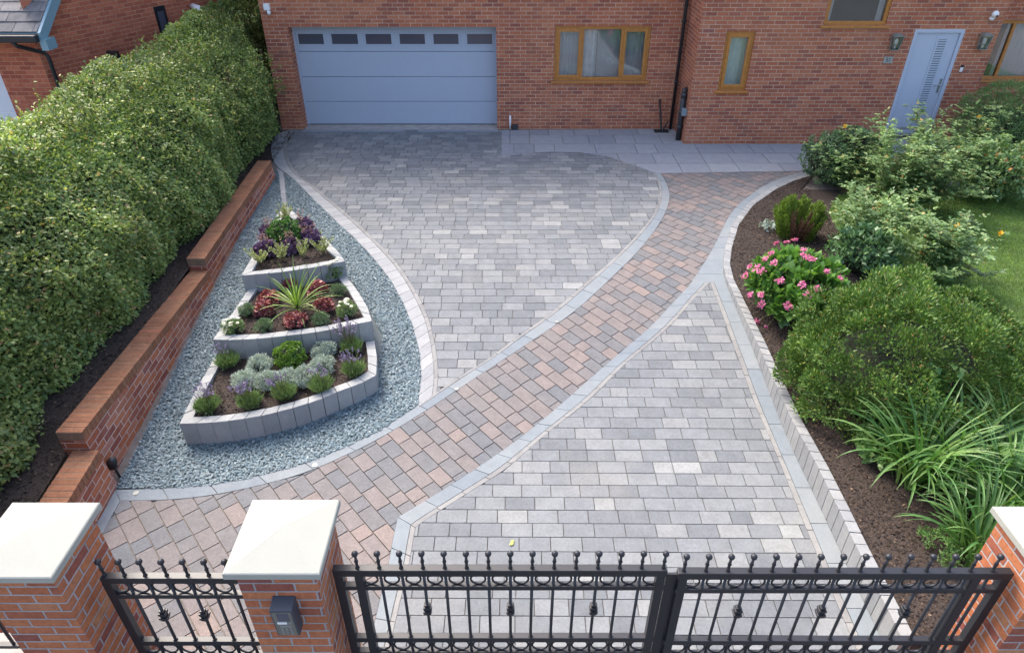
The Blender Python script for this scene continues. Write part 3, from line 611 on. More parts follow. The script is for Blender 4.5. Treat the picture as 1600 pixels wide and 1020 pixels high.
GX0, GX1, GZ = -4.60, -.325, 2.10
win1 = [.885, 2.865, 1.03, 2.12]; win2 = [4.125, 4.69, 1.09, 2.205]; win3 = [5.95, 7.15, 2.31, 3.45]; win4 = [9.95, 12.2, 1.05, 2.23]
HT = 4.95
door = [7.74, 8.70, .10, 2.24]
m = MB(); wallface(m, -5.10, 3.60, -.1, HT, WY, [(GX0, GX1, -.1, GZ, .42), tuple(win1)+(.1,)], .1); m.build('main_wall', M['house_brick'], house)
m = MB(); wallface(m, 3.60, 9.36, -.1, HT, WGY, [tuple(win2)+(.1,), tuple(win3)+(.1,), tuple(door)+(.12,)], .1)
m.quad((3.60, WGY, -.1), (3.60, WY, -.1), (3.60, WY, HT), (3.60, WGY, HT)); m.quad((9.36, WGY, -.1), (9.36, WY, -.1), (9.36, WY, HT), (9.36, WGY, HT)); m.build('wing_wall', M['house_brick'], house)
m = MB(); wallface(m, 9.36, 15, -.1, HT, WY, [tuple(win4)+(.1,)], .1); m.build('side_bay_wall', M['house_brick'], house)
m = MB(); m.quad((-5.10, WY, -.1), (-5.10, 23, -.1), (-5.10, 23, HT), (-5.10, WY, HT)); m.quad((15, WY, -.1), (15, 23, -.1), (15, 23, HT), (15, WY, HT)); m.quad((-5.1, 23, -.1), (15, 23, -.1), (15, 23, HT), (-5.1, 23, HT)); m.build('outer_wall', M['house_brick'], house)
m = MB()
m.hexa([(-5.4, 14.7, HT), (15.3, 14.7, HT), (15.3, 23.3, HT), (-5.4, 23.3, HT)], [(-2, 18.9, HT+1.9), (12, 18.9, HT+1.9), (12, 19.1, HT+1.9), (-2, 19.1, HT+1.9)]); m.build('roof', M['roofslate'], house)
# rooms behind the windows
def room(x0, x1, z0, z1, y, d, mat):
    m = MB(); m.quad((x0, y+d, z0), (x1, y+d, z0), (x1, y+d, z1), (x0, y+d, z1)); m.quad((x0, y, z0), (x0, y+d, z0), (x0, y+d, z1), (x0, y, z1)); m.quad((x1, y, z0), (x1, y+d, z0), (x1, y+d, z1), (x1, y, z1))
    m.quad((x0, y, z0), (x1, y, z0), (x1, y+d, z0), (x0, y+d, z0)); m.quad((x0, y, z1), (x1, y, z1), (x1, y+d, z1), (x0, y+d, z1)); m.build('room_interior', mat, house)
room(.3, 3.4, .2, 2.6, WY+.17, 2.0, M['interior']); room(3.8, 5, .8, 2.5, WGY+.17, .8, M['interior']); room(5.4, 7.6, 1.6, 3.7, WGY+.17, 2.2, M['greenroom']); room(9.6, 14, .4, 2.6, WY+.17, 2, M['interior'])
def window(R_, y, panes, frame=.07, label=None, sill=True, opening=()):
    """panes: x splits as fractions; opening = indices of panes with their own sash"""
    x0, x1, z0, z1 = R_; y0, y1 = y+.03, y+.10; m = MB(); f = frame
    m.box(x0, x1, y0, y1, z1-f, z1); m.box(x0, x1, y0, y1, z0, z0+f); m.box(x0, x0+f, y0, y1, z0+f, z1-f); m.box(x1-f, x1, y0, y1, z0+f, z1-f)
    xs_ = [x0]+[x0+(x1-x0)*p for p in panes]+[x1]
    for q_ in xs_[1:-1]: m.box(q_-f*.45, q_+f*.45, y0, y1, z0+f, z1-f)
    fr = m.build('window', M['oak'], house, bevel=.006)
    if label: fr['label'] = label
    for i, (a, b) in enumerate(zip(xs_[:-1], xs_[1:])):
        a += f*.45 if i else f; b -= f*.45 if i < len(xs_)-2 else f; s = 0
        if i in opening:
            s = .045; mm = MB(); yy = y+.012
            mm.box(a-.012, b+.012, yy, y0+.03, z1-f-s, z1-f+.012); mm.box(a-.012, b+.012, yy, y0+.03, z0+f-.012, z0+f+s)
            mm.box(a-.012, a+s, yy, y0+.03, z0+f+s, z1-f-s); mm.box(b-s, b+.012, yy, y0+.03, z0+f+s, z1-f-s); mm.build('sash', M['oak'], fr, bevel=.005)
        mm = MB(); mm.box(a+s, b-s, y0+.032, y0+.044, z0+f+s, z1-f-s); mm.build('pane', M['glass'], fr)
    if sill:
        mm = MB(); mm.box(x0-.06, x1+.06, y-.05, y+.028, z0-.045, z0-.004); mm.build('sill', M['oak'], fr, bevel=.008)
    return fr
def drape(x0, x1, z0, z1, y, amp, per, mat, name='curtain', parent=None):
    n = int((x1-x0)/.015); m = MB(); P_ = [(x0+(x1-x0)*i/n, y+amp*math.sin(2*PI*i/n*(x1-x0)/per+1.3*math.sin(i*.13))) for i in range(n+1)]
    for (a, ya), (b, yb) in zip(P_[:-1], P_[1:]): m.quad((a, ya, z0), (b, yb, z0), (b, yb, z1), (a, ya, z1))
    return m.build(name, mat, parent or house, smooth=True)
w1 = window(win1, WY, [.29, .71], label='three pane oak framed window with net curtains beside the garage', opening=(0, 2))
w2 = window(win2, WGY, [], label='narrow oak framed window with a pale blind', opening=(0,))
w3 = window(win3, WGY, [], label='upper oak framed window of the entrance wing')
w4 = window(win4, WY, [.16], label='large oak framed window at the right edge')
drape(.9, 1.46, 1.05, 2.1, WY+.22, .008, .07, M['net'], 'curtain', w1); drape(2.28, 2.85, 1.05, 2.1, WY+.22, .008, .08, M['net'], 'curtain', w1); drape(1.46, 1.80, 1.05, 2.1, WY+.30, .03, .16, M['curtain'], 'curtain', w1); drape(1.8, 2.28, 1.05, 2.1, WY+.26, .006, .1, M['net'], 'curtain', w1)
drape(4.15, 4.67, 1.1, 2.2, WGY+.2, .004, .08, M['blind'], 'blind', w2)
drape(6.0, 6.14, 2.3, 3.4, WGY+.2, .02, .07, M['curtain'], 'curtain', w3); drape(7.0, 7.12, 2.3, 3.4, WGY+.2, .01, .06, M['curtain'], 'curtain', w3)
drape(10.3, 12.15, 1.05, 2.2, WY+.24, .004, .1, M['net'], 'blind', w4)
# garage door
gd = empty('garage_door', (-2.46, GY, 0)); gd.parent = house; gd.matrix_parent_inverse = Matrix.Translation(-Vector(house.location))
zl = [0.012]+[aty(u, v, GY).z for u, v in [(600, 159), (600, 120.6), (600, 81)]]+[GZ+.02]
def part_of_gd(m, name, mat, **k): o = m.build(name, mat, house, **k); o.parent = gd; o.matrix_parent_inverse = Matrix.Translation(-Vector(house.location))@Matrix.Translation(-Vector(gd.location)) ; return o
bpy.data.objects.remove(gd)
m = MB()
for a, b in zip(zl[:-1], zl[1:]): m.box(GX0-.03, GX1+.03, GY, GY+.05, a+.004, b-.004)
gd = m.build('garage_door', M['garage'], house, bevel=.008)
gd['label'] = 'wide blue grey sectional garage door with six small dark windows'
m = MB(); m.box(GX0-.01, GX1+.01, GY-.012, GY+.04, -.01, .014); m.build('rubber_seal', M['blackplastic'], gd)
m = MB(); m.box(GX0-.002, GX0+.05, GY-.03, GY-.002, .02, GZ-.002); m.box(GX1-.05, GX1+.002, GY-.03, GY-.002, .02, GZ-.002); m.box(GX0+.05, GX1-.05, GY-.03, GY-.002, GZ-.04, GZ-.002); m.build('door_frame', M['garage'], gd)
for a, b in [(225, 358), (402, 540), (583, 718), (763, 897), (943, 1075), (1122, 1255)]:
    x0, x1 = aty(400+a/3.4, 60, GY).x, aty(400+b/3.4, 60, GY).x; z1, z0 = aty(600, 53.5, GY).z, aty(600, 69.3, GY).z
    m = MB(); t = .035
    m.box(x0-t, x1+t, GY-.012, GY+.002, z1, z1+t); m.box(x0-t, x1+t, GY-.012, GY+.002, z0-t, z0); m.box(x0-t, x0, GY-.012, GY+.002, z0, z1); m.box(x1, x1+t, GY-.012, GY+.002, z0, z1)
    m.build('door_window', M['garage'], gd, bevel=.005)
    m = MB(); m.box(x0, x1, GY-.005, GY-.0015, z0, z1); m.build('door_pane', M['darkglass'], gd)
# front door
dx0, dx1, dz0, dz1 = door; f = .065
m = MB(); y0, y1 = WGY-.005, WGY+.1
m.box(dx0, dx0+f, y0, y1, dz0, dz1); m.box(dx1-f, dx1, y0, y1, dz0, dz1); m.box(dx0+f, dx1-f, y0, y1, dz1-f, dz1)
dr = m.build('front_door', M['door'], house, bevel=.006); dr['label'] = 'light blue front door with an offset slatted strip window'
m = MB(); m.box(dx0+f+.004, dx1-f-.004, WGY+.03, WGY+.09, dz0+.07, dz1-f-.004); m.build('door_leaf', M['door'], dr, bevel=.006)
m = MB(); m.box(dx0-.0, dx1+.0, WGY-.02, WGY+.1, dz0, dz0+.03); m.box(dx0+f, dx1-f, WGY+.012, WGY+.028, dz0+.07, dz0+.13); m.build('door_sill', M['steel'], dr, bevel=.004)
gx0, gx1, gz0, gz1 = dx0+.52, dx0+.68, dz0+.34, dz1-.18
m = MB(); m.box(gx0-.03, gx1+.03, WGY+.018, WGY+.0285, gz1, gz1+.03); m.box(gx0-.03, gx1+.03, WGY+.018, WGY+.0285, gz0-.03, gz0); m.box(gx0-.03, gx0, WGY+.018, WGY+.0285, gz0, gz1); m.box(gx1, gx1+.03, WGY+.018, WGY+.0285, gz0, gz1); m.build('strip_window_frame', M['door'], dr)
m = MB(); m.box(gx0, gx1, WGY+.022, WGY+.028, gz0, gz1); m.build('pane', plain('frosted strip glass', (.16, .20, .23), .25), dr)
m = MB(); k = 0
while gz0+k*.045+.03 < gz1: m.box(gx0, gx1, WGY+.016, WGY+.0215, gz0+k*.045+.008, gz0+k*.045+.032); k += 1
m.build('strip_slats', M['door'], dr)
m = MB(); m.box(dx1-f-.085, dx1-f-.05, WGY+.015, WGY+.029, 1.05, 1.32); m.tube([(dx1-f-.067, WGY+.015, 1.2), (dx1-f-.067, WGY-.03, 1.2), (dx1-f-.19, WGY-.035, 1.2)], .010); m.build('handle', M['steel'], dr)
m = MB(); m.box(dx0+.26, dx0+.54, WGY+.02, WGY+.029, dz0+.20, dz0+.245); m.build('letter_plate', M['steel'], dr, bevel=.003)
m = MB(); m.box(7.55, 8.95, WGY-.42, WGY-.004, -.02, .093); m.build('door_step', M['slab'], house, bevel=.01)
# pipes
def onwall(u, v, y, dy=0): p = aty(u, v, y); return Vector((p.x, p.y-dy, p.z))
xp = 3.52
m = MB(); m.tube([(xp-.02, WY-.06, .02), (xp-.02, WY-.06, 5.4)], .034, 12)
for z in (1.0, 2.2, 3.6): m.tube([(xp-.02, WY-.06, z), (xp-.02, WY-.06, z+.05)], .043, 12)
dp = m.build('drainpipe', M['blackplastic'], house, smooth=True); dp['label'] = 'thin black drainpipe in the corner between the two walls'
m = MB(); xs_, ys_ = 3.535, 14.33; m.tube([(xs_, ys_, -.02), (xs_, ys_, .98)], .055, 14)
for z in (.25, .55, .9): m.tube([(xs_, ys_, z), (xs_, ys_, z+.06)], .066, 14)
m.tube([(xs_, ys_, .95), (xs_, ys_+.03, 1.02), (xs_+.06, ys_+.05, 1.04)], .05, 12); sp_ = m.build('soil_pipe', M['greypipe'], house, smooth=True); sp_['label'] = 'short thick dark grey waste pipe at the wing corner'
m = MB(); m.box(3.50, 3.598, 14.12, 14.24, .56, .70); bx = m.build('junction_box', plain('grey box plastic', (.2, .25, .28), .5), house, bevel=.01)
m = MB(); m.tube([(-.04, WY-.045, .005), (-.04, WY-.045, .30)], .022, 10); o = m.build('overflow_pipe', M['white'], house, smooth=True)
m = MB(); m.box(.01, .13, WY-.1, WY-.004, .0, .11); m.tube([(.01, WY-.05, .06), (-.03, WY-.05, .06)], .02, 8); tag(m.build('cable_box', M['greypipe'], None, bevel=.012), 'small black box on the ground against the wall right of the garage', 'box')
# leaning black post
m = MB(); a = onwall(1046, 201, WY, .22); b = onwall(1041, 156, WY, .03)
m.tube([(3.27, 14.85, .03), (3.20, 15.02, .62)], .020, 8); m.ball((3.20, 15.02, .63), .03, 8, 6); m.box(3.12, 3.42, 14.78, 14.92, .003, .035); m.tube([(3.3, 14.85, .03), (3.42, 14.95, .2)], .015, 6)
tag(m.build('parking_post', M['blackplastic']), 'folding black post leaning on the wall beside the drainpipe', 'post')
# fixtures on the wall
def camera_dome(u, v, y, lab):
    p = onwall(u, v, y); r = empty('security_camera', p, lab, 'camera', 'white cameras on the house wall')
    m = MB(); m.tube([(p.x, p.y-.002, p.z-.06), (p.x, p.y-.05, p.z-.06), (p.x, p.y-.08, p.z-.02)], [.04, .035, .022], 12); m.build('wall_bracket', M['white'], r, smooth=True)
    m = MB(); m.ball((p.x, p.y-.09, p.z+.03), .062, 16, 12); m.build('camera_head', M['white'], r, smooth=True)
    m = MB(); m.ball((p.x+.008, p.y-.142, p.z+.008), .021, 10, 8); m.build('lens', M['blackplastic'], r, smooth=True)
p = onwall(419.5, 14, WY)
r = empty('security_camera', p, 'white box shaped camera with floodlight above the garage at the hedge end', 'camera', 'white cameras on the house wall')
m = MB(); m.box(p.x-.07, p.x+.05, p.y-.10, p.y-.003, p.z-.02, p.z+.10); m.build('floodlight', M['white'], r, bevel=.012)
m = MB(); m.ball((p.x+.02, p.y-.09, p.z-.06), .042, 12, 8, (1, 1.2, 1)); m.tube([(p.x, p.y-.01, p.z-.05), (p.x+.01, p.y-.06, p.z-.03)], .018, 8); m.build('camera_head', M['white'], r, smooth=True)
m = MB(); m.ball((p.x-.01, p.y-.13, p.z-.055), .016, 8, 6); m.build('lens', M['blackplastic'], r, smooth=True)
camera_dome(1550, 24, WGY, 'round white camera high on the entrance wing at its right corner')
def lantern(u, v, lab):
    p = onwall(u, v, WGY); r = empty('wall_lantern', p, lab, 'wall light', 'lanterns either side of the front door')
    m = MB(); m.box(p.x-.05, p.x+.05, p.y-.02, p.y-.002, p.z-.13, p.z+.13); m.box(p.x-.10, p.x+.10, p.y-.17, p.y-.02, p.z+.11, p.z+.13)
    m.hexa([(p.x-.085, p.y-.155, p.z+.132), (p.x+.085, p.y-.155, p.z+.132), (p.x+.085, p.y-.025, p.z+.132), (p.x-.085, p.y-.025, p.z+.132)], [(p.x-.03, p.y-.1, p.z+.16), (p.x+.03, p.y-.1, p.z+.16), (p.x+.03, p.y-.05, p.z+.16), (p.x-.03, p.y-.05, p.z+.16)])
    for sx in (-1, 1):
        m.tube([(p.x+sx*.088, p.y-.155, p.z+.11), (p.x+sx*.06, p.y-.135, p.z-.13)], .008, 6); m.tube([(p.x+sx*.088, p.y-.03, p.z+.11), (p.x+sx*.06, p.y-.03, p.z-.13)], .008, 6)
    m.box(p.x-.07, p.x+.07, p.y-.145, p.y-.02, p.z-.145, p.z-.128); m.build('lantern_frame', M['lanternmetal'], r, bevel=.003)
    m = MB(); m.hexa([(p.x-.058, p.y-.132, p.z-.128), (p.x+.058, p.y-.132, p.z-.128), (p.x+.058, p.y-.032, p.z-.128), (p.x-.058, p.y-.032, p.z-.128)], [(p.x-.085, p.y-.152, p.z+.109), (p.x+.085, p.y-.152, p.z+.109), (p.x+.085, p.y-.032, p.z+.109), (p.x-.085, p.y-.032, p.z+.109)]); m.build('lantern_glass', M['glass'], r)
    m = MB(); m.tube([(p.x, p.y-.085, p.z-.12), (p.x, p.y-.085, p.z-.06)], .014, 8); m.ball((p.x, p.y-.085, p.z+.01), .032, 10, 8, (1, 1, 2.0)); m.build('bulb', M['white'], r, smooth=True)
lantern(1397, 65, 'grey glass wall lantern left of the front door, above the number plate')
lantern(1534, 64, 'grey glass wall lantern right of the front door, under the round camera')
p = onwall(1387.5, 94, WGY); r = empty('number_plate', p, 'small grey slate house number plate reading 51 left of the front door', 'sign')
m = MB(); m.box(p.x-.088, p.x+.088, p.y-.012, p.y-.002, p.z-.062, p.z+.062); m.build('plate', M['numberplate'], r, bevel=.003)
cu = bpy.data.curves.new('number', 'FONT'); cu.body = '51'; cu.size = .10; cu.extrude = .001; cu.align_x = 'CENTER'; cu.align_y = 'CENTER'
to = bpy.data.objects.new('tmp', cu); COL.objects.link(to); bpy.context.view_layer.update()
me = bpy.data.meshes.new_from_object(to.evaluated_get(bpy.context.evaluated_depsgraph_get())); bpy.data.objects.remove(to)
me.transform(Matrix.Translation((p.x, p.y-.0135, p.z))@Matrix.Rotation(PI/2, 4, 'X')); me.materials.clear()
link('number', me, M['ink'], r)
p = onwall(1502, 107, WGY); r = empty('doorbell', p, 'small white video doorbell with a black top right of the front door', 'doorbell')
m = MB(); m.box(p.x-.026, p.x+.026, p.y-.025, p.y-.002, p.z-.065, p.z+.02); m.build('button_plate', M['white'], r, bevel=.005)
m = MB(); m.box(p.x-.026, p.x+.026, p.y-.026, p.y-.002, p.z+.021, p.z+.065); m.build('lens_cover', M['blackplastic'], r, bevel=.005)

# =================================================================== NEIGHBOUR HOUSE
nb = empty('neighbour_house', (-8.5, 13, 0), 'neighbouring red brick house with slate garage roof and blue boards behind the hedge', 'house')
NY = 12.75; nx = aty(85, 150, NY).x
nxd = aty(6, 130, NY).x
m = MB(); wallface(m, -14, nx, -.1, 2.42, NY, [(-12.4, nxd, -.1, 2.12, .15)], .1); m.build('garage_wall', M['neighbour_brick'], nb)
m = MB()
for k in range(4): m.box(-12.4, nxd, NY+.13, NY+.17, -.1+k*.555, .45+k*.555)
m.build('garage_door', M['whitedoor'], nb, bevel=.01)
dirw = Vector((.43, .903, 0)).normalized(); c0 = Vector((nx, NY, 0)); nw = Vector((dirw.y, -dirw.x, 0))
def nside(t, z, out=0.): p = c0+dirw*t+nw*out; return (p.x, p.y, z)
m = MB(); m.quad(nside(0, -.1), nside(14, -.1), nside(14, 6.5), nside(0, 6.5)); m.quad((nx-.05, NY+2.6, 2.3), (-14, NY+2.6, 2.3), (-14, NY+2.6, 6.5), (nx-.05, NY+2.6, 6.5)); m.quad((nx-.05, NY+.02, 2.3), (nx-.05, NY+2.6, 2.3), (nx-.05, NY+2.6, 6.5), (nx-.05, NY+.02, 6.5)) if False else None; m.build('side_wall', M['neighbour_brick'], nb)
# garage roof: overlapping slates
ey, ez = NY-.42, 2.50; pit = math.radians(33); rx1 = aty(50, 55, ey).x+.10; m = MB(); rows = 13; 
for r_ in range(rows):
    x = -14.2+(.17 if r_ % 2 else 0)
    while x < rx1:
        a, b = x+.004, min(x+.34-.004, rx1); x += .34
        if b-a < .03: continue
        s0, s1 = r_*.235, r_*.235+.30; j = random.uniform(0, .006)
        P_ = lambda xx, s, h: (xx, ey+s*math.cos(pit), ez+s*math.sin(pit)+h)
        m.hexa([P_(a, s0, .012+j), P_(b, s0, .012+j), P_(b, s1, -.004), P_(a, s1, -.004)], [P_(a, s0, .026+j), P_(b, s0, .026+j), P_(b, s1, .004), P_(a, s1, .004)])
m.build('roof', M['roofslate'], nb)
m = MB(); m.quad((-14.2, ey, ez-.01), (rx1, ey, ez-.01), (rx1, ey+3*math.cos(pit), ez+3*math.sin(pit)-.01), (-14.2, ey+3*math.cos(pit), ez+3*math.sin(pit)-.01)); m.build('roof_boarding', M['blueboard'], nb)
bx1 = rx1+.03
m = MB(); Q_ = lambda x, s, h: (x, ey+s*math.cos(pit), ez+s*math.sin(pit)+h)
m.hexa([Q_(bx1-.02, -.02, -.19), Q_(bx1+.03, -.02, -.19), Q_(bx1+.03, 3, -.19), Q_(bx1-.02, 3, -.19)], [Q_(bx1-.02, -.02, .02), Q_(bx1+.03, -.02, .02), Q_(bx1+.03, 3, .02), Q_(bx1-.02, 3, .02)]); m.build('barge_board', M['blueboard'], nb)
m = MB(); m.box(rx1-.0, bx1+.085, ey-.03, ey+.25, ez-.27, ez-.10); m.build('soffit_end', M['blueboard'], nb)
m = MB(); m.box(-14.2, rx1+.02, ey-.13, ey-.02, ez-.13, ez-.012); m.build('gutter', M['black'], nb, bevel=.02)
g0 = aty(25, 68, ey+.02); g1 = aty(74, 84, NY-.07); g2 = aty(95, 132, NY-.07); g3 = Vector((g1.x+.02, g1.y, .0))
m = MB(); m.tube([(g0.x, ey-.07, ez-.12), (g0.x+.03, ey-.02, ez-.2), (g1.x-.03, NY-.1, g1.z+.02), (g1.x, NY-.08, g1.z-.05), (g1.x, NY-.08, 0)], .036, 10); m.build('downpipe', M['black'], nb, smooth=True)
def pside(u, v): return atplane(u, v, c0+nw*.02, nw)
for k, (us, nm) in enumerate([([(240, 11), (257, 9), (271, 60), (262, 66)], 'side_window'), ([(304, 14), (320, 10), (326, 30), (309, 33)], 'side_window')]):
    a, b, c, d = [pside(*q) for q in us]; t0 = (a-c0).dot(dirw); t1 = (b-c0).dot(dirw); zt = (a.z+b.z)/2; zb = d.z-.9
    m = MB(); m.hexa([nside(t0, zb, -.02), nside(t1, zb, -.02), nside(t1, zb, .012), nside(t0, zb, .012)], [nside(t0, zt, -.02), nside(t1, zt, -.02), nside(t1, zt, .012), nside(t0, zt, .012)]); fr = m.build(nm, M['black'], nb)
    e = (t1-t0)*.2; zm = zb+(zt-zb)*.62
    m = MB(); m.hexa([nside(t0+e, zm, .0), nside(t1-e, zm, .0), nside(t1-e, zm, .016), nside(t0+e, zm, .016)], [nside(t0+e, zt-.1, .0), nside(t1-e, zt-.1, .0), nside(t1-e, zt-.1, .016), nside(t0+e, zt-.1, .016)]); m.build('side_pane', M['darkglass'], fr)
p = pside(298, 10); r = empty('floodlight', p, 'white cone shaped floodlight on the neighbouring side wall', 'wall light')
m = MB(); m.tube([p, p+nw*.16], [.03, .03], 8); m.tube([p+nw*.12+Vector((-.05, 0, .02)), p+nw*.2+Vector((.12, -.1, -.08))], [.05, .1], 12); m.build('lamp_head', M['white'], r, smooth=True)
p = pside(170, 84); r = empty('vent_hood', p, 'small black vent hood low on the neighbouring side wall above the hedge', 'vent')
m = MB(); m.tube([p, p+nw*.12+Vector((.05, 0, .03)), p+nw*.14+Vector((.1, .05, -.5))], .06, 8); m.build('hood', M['black'], r)

# =================================================================== GARDEN WALL (steps down towards the gates)
gw = empty('brick_garden_wall', (-4.1, 8, -.2), 'low stepped red brick retaining wall with brown brick on edge coping below the hedge', 'garden wall')
def segwall(p0, p1, z0, z1, th=.245, cop=.105):
    """p0 far end, p1 near end: inner face points at the top; batter out to the ground line"""
    (xa, ya), (xb, yb) = p0, p1; L = math.hypot(xb-xa, yb-ya)
    m = MB(); ga, gb = gz(ya)-.1, gz(yb)-.1; w_ = .006
    m.hexa([(xa-th, ya, ga), (xb-th, yb, gb), (xb+.05, yb, gb), (xa+.05, ya, ga)], [(xa-th, ya, z0-cop), (xb-th, yb, z1-cop), (xb, yb, z1-cop), (xa, ya, z0-cop)])
    m.build('wall_course', M['wall_brick'], gw)
    n = max(1, round(L/.076)); m = MB(); s = []
    for i in range(n):
        t0, t1 = (i+.06)/n, (i+.94)/n; A = (xa+(xb-xa)*t0, ya+(yb-ya)*t0, z0+(z1-z0)*t0); B_ = (xa+(xb-xa)*t1, ya+(yb-ya)*t1, z0+(z1-z0)*t1); j = random.uniform(-.002, .002)
        m.hexa([(A[0]-th-.004, A[1], A[2]-cop+.003), (B_[0]-th-.004, B_[1], B_[2]-cop+.003), (B_[0]+w_, B_[1], B_[2]-cop+.003), (A[0]+w_, A[1], A[2]-cop+.003)],
               [(A[0]-th-.004, A[1], A[2]+j), (B_[0]-th-.004, B_[1], B_[2]+j), (B_[0]+w_, B_[1], B_[2]+j), (A[0]+w_, A[1], A[2]+j)])
    m.build('coping', M['coping'], gw, bevel=.004)
    m = MB(); m.hexa([(xa-th, ya, z0-cop+.001), (xb-th, yb, z1-cop+.001), (xb, yb, z1-cop+.001), (xa, ya, z0-cop+.001)], [(xa-th, ya, z0-.003), (xb-th, yb, z1-.003), (xb, yb, z1-.003), (xa, ya, z0-.003)]); m.build('coping_mortar', M['cmortar'], gw)
M['coping'] = islandmat('coping brick', [(0, (.255, .11, .057)), (.5, (.285, .125, .067)), (.93, (.265, .13, .072)), (1, (.35, .125, .068))], rough=.9, grain=.2, gscale=160, blot=.25, stain=((.24, .14, .07), .6), bump=.6, mott=.25)
M['cmortar'] = plain('brown mortar', (.22, .15, .10), .9, noise=.2, nscale=20)
segwall((-4.47, 12.25), (-4.255, 8.37), .31, .345)
segwall((-4.235, 8.36), (-4.115, 4.86), .17, .36)
segwall((-4.02, 4.85), (-3.84, 2.5), .14, .16)
# soil strip behind the wall
SOILL = [Vector(p+(0,)) for p in [(-5.9, 14.9), (-5.15, 14.95), (-4.75, 14.95), (-4.72, 13.0), (-4.56, 12.3), (-4.7, 12.2), (-4.48, 8.4), (-4.34, 4.9), (-4.1, 2.2), (-5.9, 2.2)]]
def szl(x, y): return (.22 if y < 12 else max(.0, .22-(y-12)*.3))-(.12 if y < 5.0 else 0)
tag(sheet('hedge_bed_soil', SOILL, szl, M['soil'], .3), kind='structure')
q = scatter([p[:2] for p in SOILL], 14000); P = np.c_[q, [szl(x, y)+.006 for x, y in q]]
tag(fastmesh('leaf_litter', chips(P, .032, .5), M['mulch']), 'dark leaf litter and bark on the soil under the long hedge', 'mulch', kind='stuff')

# =================================================================== HEDGE
hd = empty('hedge', (-5.4, 9, .1), 'tall dense trimmed green hedge running along the left boundary above the wall', 'hedge')
HX0, HX1, HZ, HYA, HYB = -6.35, -4.73, 2.32, 2.6, 20.0
def hwave(a, b): return .10*np.sin(a*1.9+1.3*np.sin(b*1.7))+.07*np.sin(b*3.3+a*1.1+2)+.045*np.sin(a*5.3+b*4.7)+.03*np.sin(a*11+b*3)
def hedge_layer(n, L, W, depth, spr=.75):
    out = []
    H_ = HZ-.1; wd = HX1-HX0; ln = HYB-HYA; areas = np.array([ln*H_, ln*wd, wd*H_*.6, wd*H_, ln*.55, ln*H_*.5]); k = RNG.choice(6, n, p=areas/areas.sum()); a, b = RNG.random(n), RNG.random(n)
    y = HYA+a*ln; z = .12+b*H_; P = np.zeros((n, 3)); U = np.zeros((n, 3))
    f = k == 0; P[f] = np.c_[HX1-.02+.10*np.sin(np.clip(z[f]/HZ, 0, 1)*PI)-.10*(z[f]/HZ)**3+hwave(y[f], z[f]), y[f], z[f]]; U[f] = (1, 0, .25)
    f = k == 1; P[f] = np.c_[HX0+b[f]*wd, y[f], HZ+hwave(y[f], b[f]*wd)*.8-.08*(2*b[f]-1)**4]; U[f] = (0, 0, 1)
    f = k == 2; P[f] = np.c_[HX0+a[f]*wd, np.full(f.sum(), HYA), z[f]]; U[f] = (0, -1, .3)
    f = k == 3; P[f] = np.c_[HX0+a[f]*wd, np.full(f.sum(), HYB)+hwave(a[f]*4, z[f]*2)*.6, z[f]]; U[f] = (0, 1, .3)
    f = k == 4; th = b[f]*PI/2; P[f] = np.c_[HX1-.22+.2*np.sin(th)+hwave(y[f], th)*.5, y[f], HZ-.24+.22*np.cos(th)]; U[f] = np.c_[np.sin(th), th*0, np.cos(th)]
    f = k == 5; P[f] = np.c_[np.full(f.sum(), HX0)-hwave(y[f], z[f])*.6, y[f], z[f]]; U[f] = (-1, 0, .3)
    U = nrm(U); ins = np.abs(RNG.normal(size=n))*depth; P = P-U*ins[:, None]+RNG.normal(size=(n, 3))*.02
    x_ = (P[:, 0]-HX0)/(HX1-HX0); top = np.clip((P[:, 2]-1.15)/(HZ-1.15), 0, 1); P[:, 0] -= np.clip(x_, 0, 1)*.52*top**2; P[:, 2] -= .26*np.clip(np.abs(x_-.45)/.55, 0, 1.1)**2.2*top
    far = np.clip((P[:, 1]-9.5)/5, 0, 1); P[:, 0] -= x_*.34*far; P[:, 2] += top*.16*far
    bk = P[:, 1] > 14.75; P[bk, 0] = HX0+(P[bk, 0]-HX0)*.62
    D = nrm(U*.45+randu(n)*spr+np.array([0, 0, -.12])); T = nrm(U*.7+np.array([0, 0, .55])+randu(n)*.55)
    s = .6+.7*RNG.random(n); return leaves(P, D, T, L*s, W*s, .12)
Q = np.concatenate([hedge_layer(270000, .050, .032, .075), hedge_layer(80000, .046, .030, .17)])
tag(fastmesh('foliage', Q, M['hedge'], hd), kind=None)
# loose sprigs standing out of the clipped surface
n = 900; bx_ = HX0+RNG.random(n)*(HX1-HX0)*1.0; by_ = HYA+RNG.random(n)*(HYB-HYA); Q = []; st = MB()
for i in range(n):
    h = random.uniform(.08, .24)*(1.5 if random.random() < .1 else 1); d = Vector((random.uniform(-.5, .5), random.uniform(-.4, .4), 1)).normalized(); b = Vector((HX0+.15+(bx_[i]-HX0)*.68, by_[i], HZ-.08))
    if i % 3 == 0: zz = random.uniform(.6, HZ-.3); b = Vector((HX1-.05-.52*max(0, (zz-1.15)/1.17)**2, by_[i] if by_[i] < 14.6 else 14.6-random.random()*3, zz)); d = Vector((1, random.uniform(-.5, .5), random.uniform(-.1, .9))).normalized(); h *= .6
    st.tube([b-d*.05, b+d*h], .0025, 3, cap=False); k = 7; P = np.array([list(b+d*h*(j/k)) for j in range(k+1)])
    D = nrm(randu(k+1)*.8+np.array(list(d))*.6); Q.append(leaves(P, D, nrm(randu(k+1)*.4+np.array([0, 0, 1])), .055, .034, .12))
tag(fastmesh('sprigs', np.concatenate(Q), M['hedge'], hd), kind='stuff'); tag(st.build('twigs', M['stem'], hd), kind='stuff')
m = MB(); ny = 40
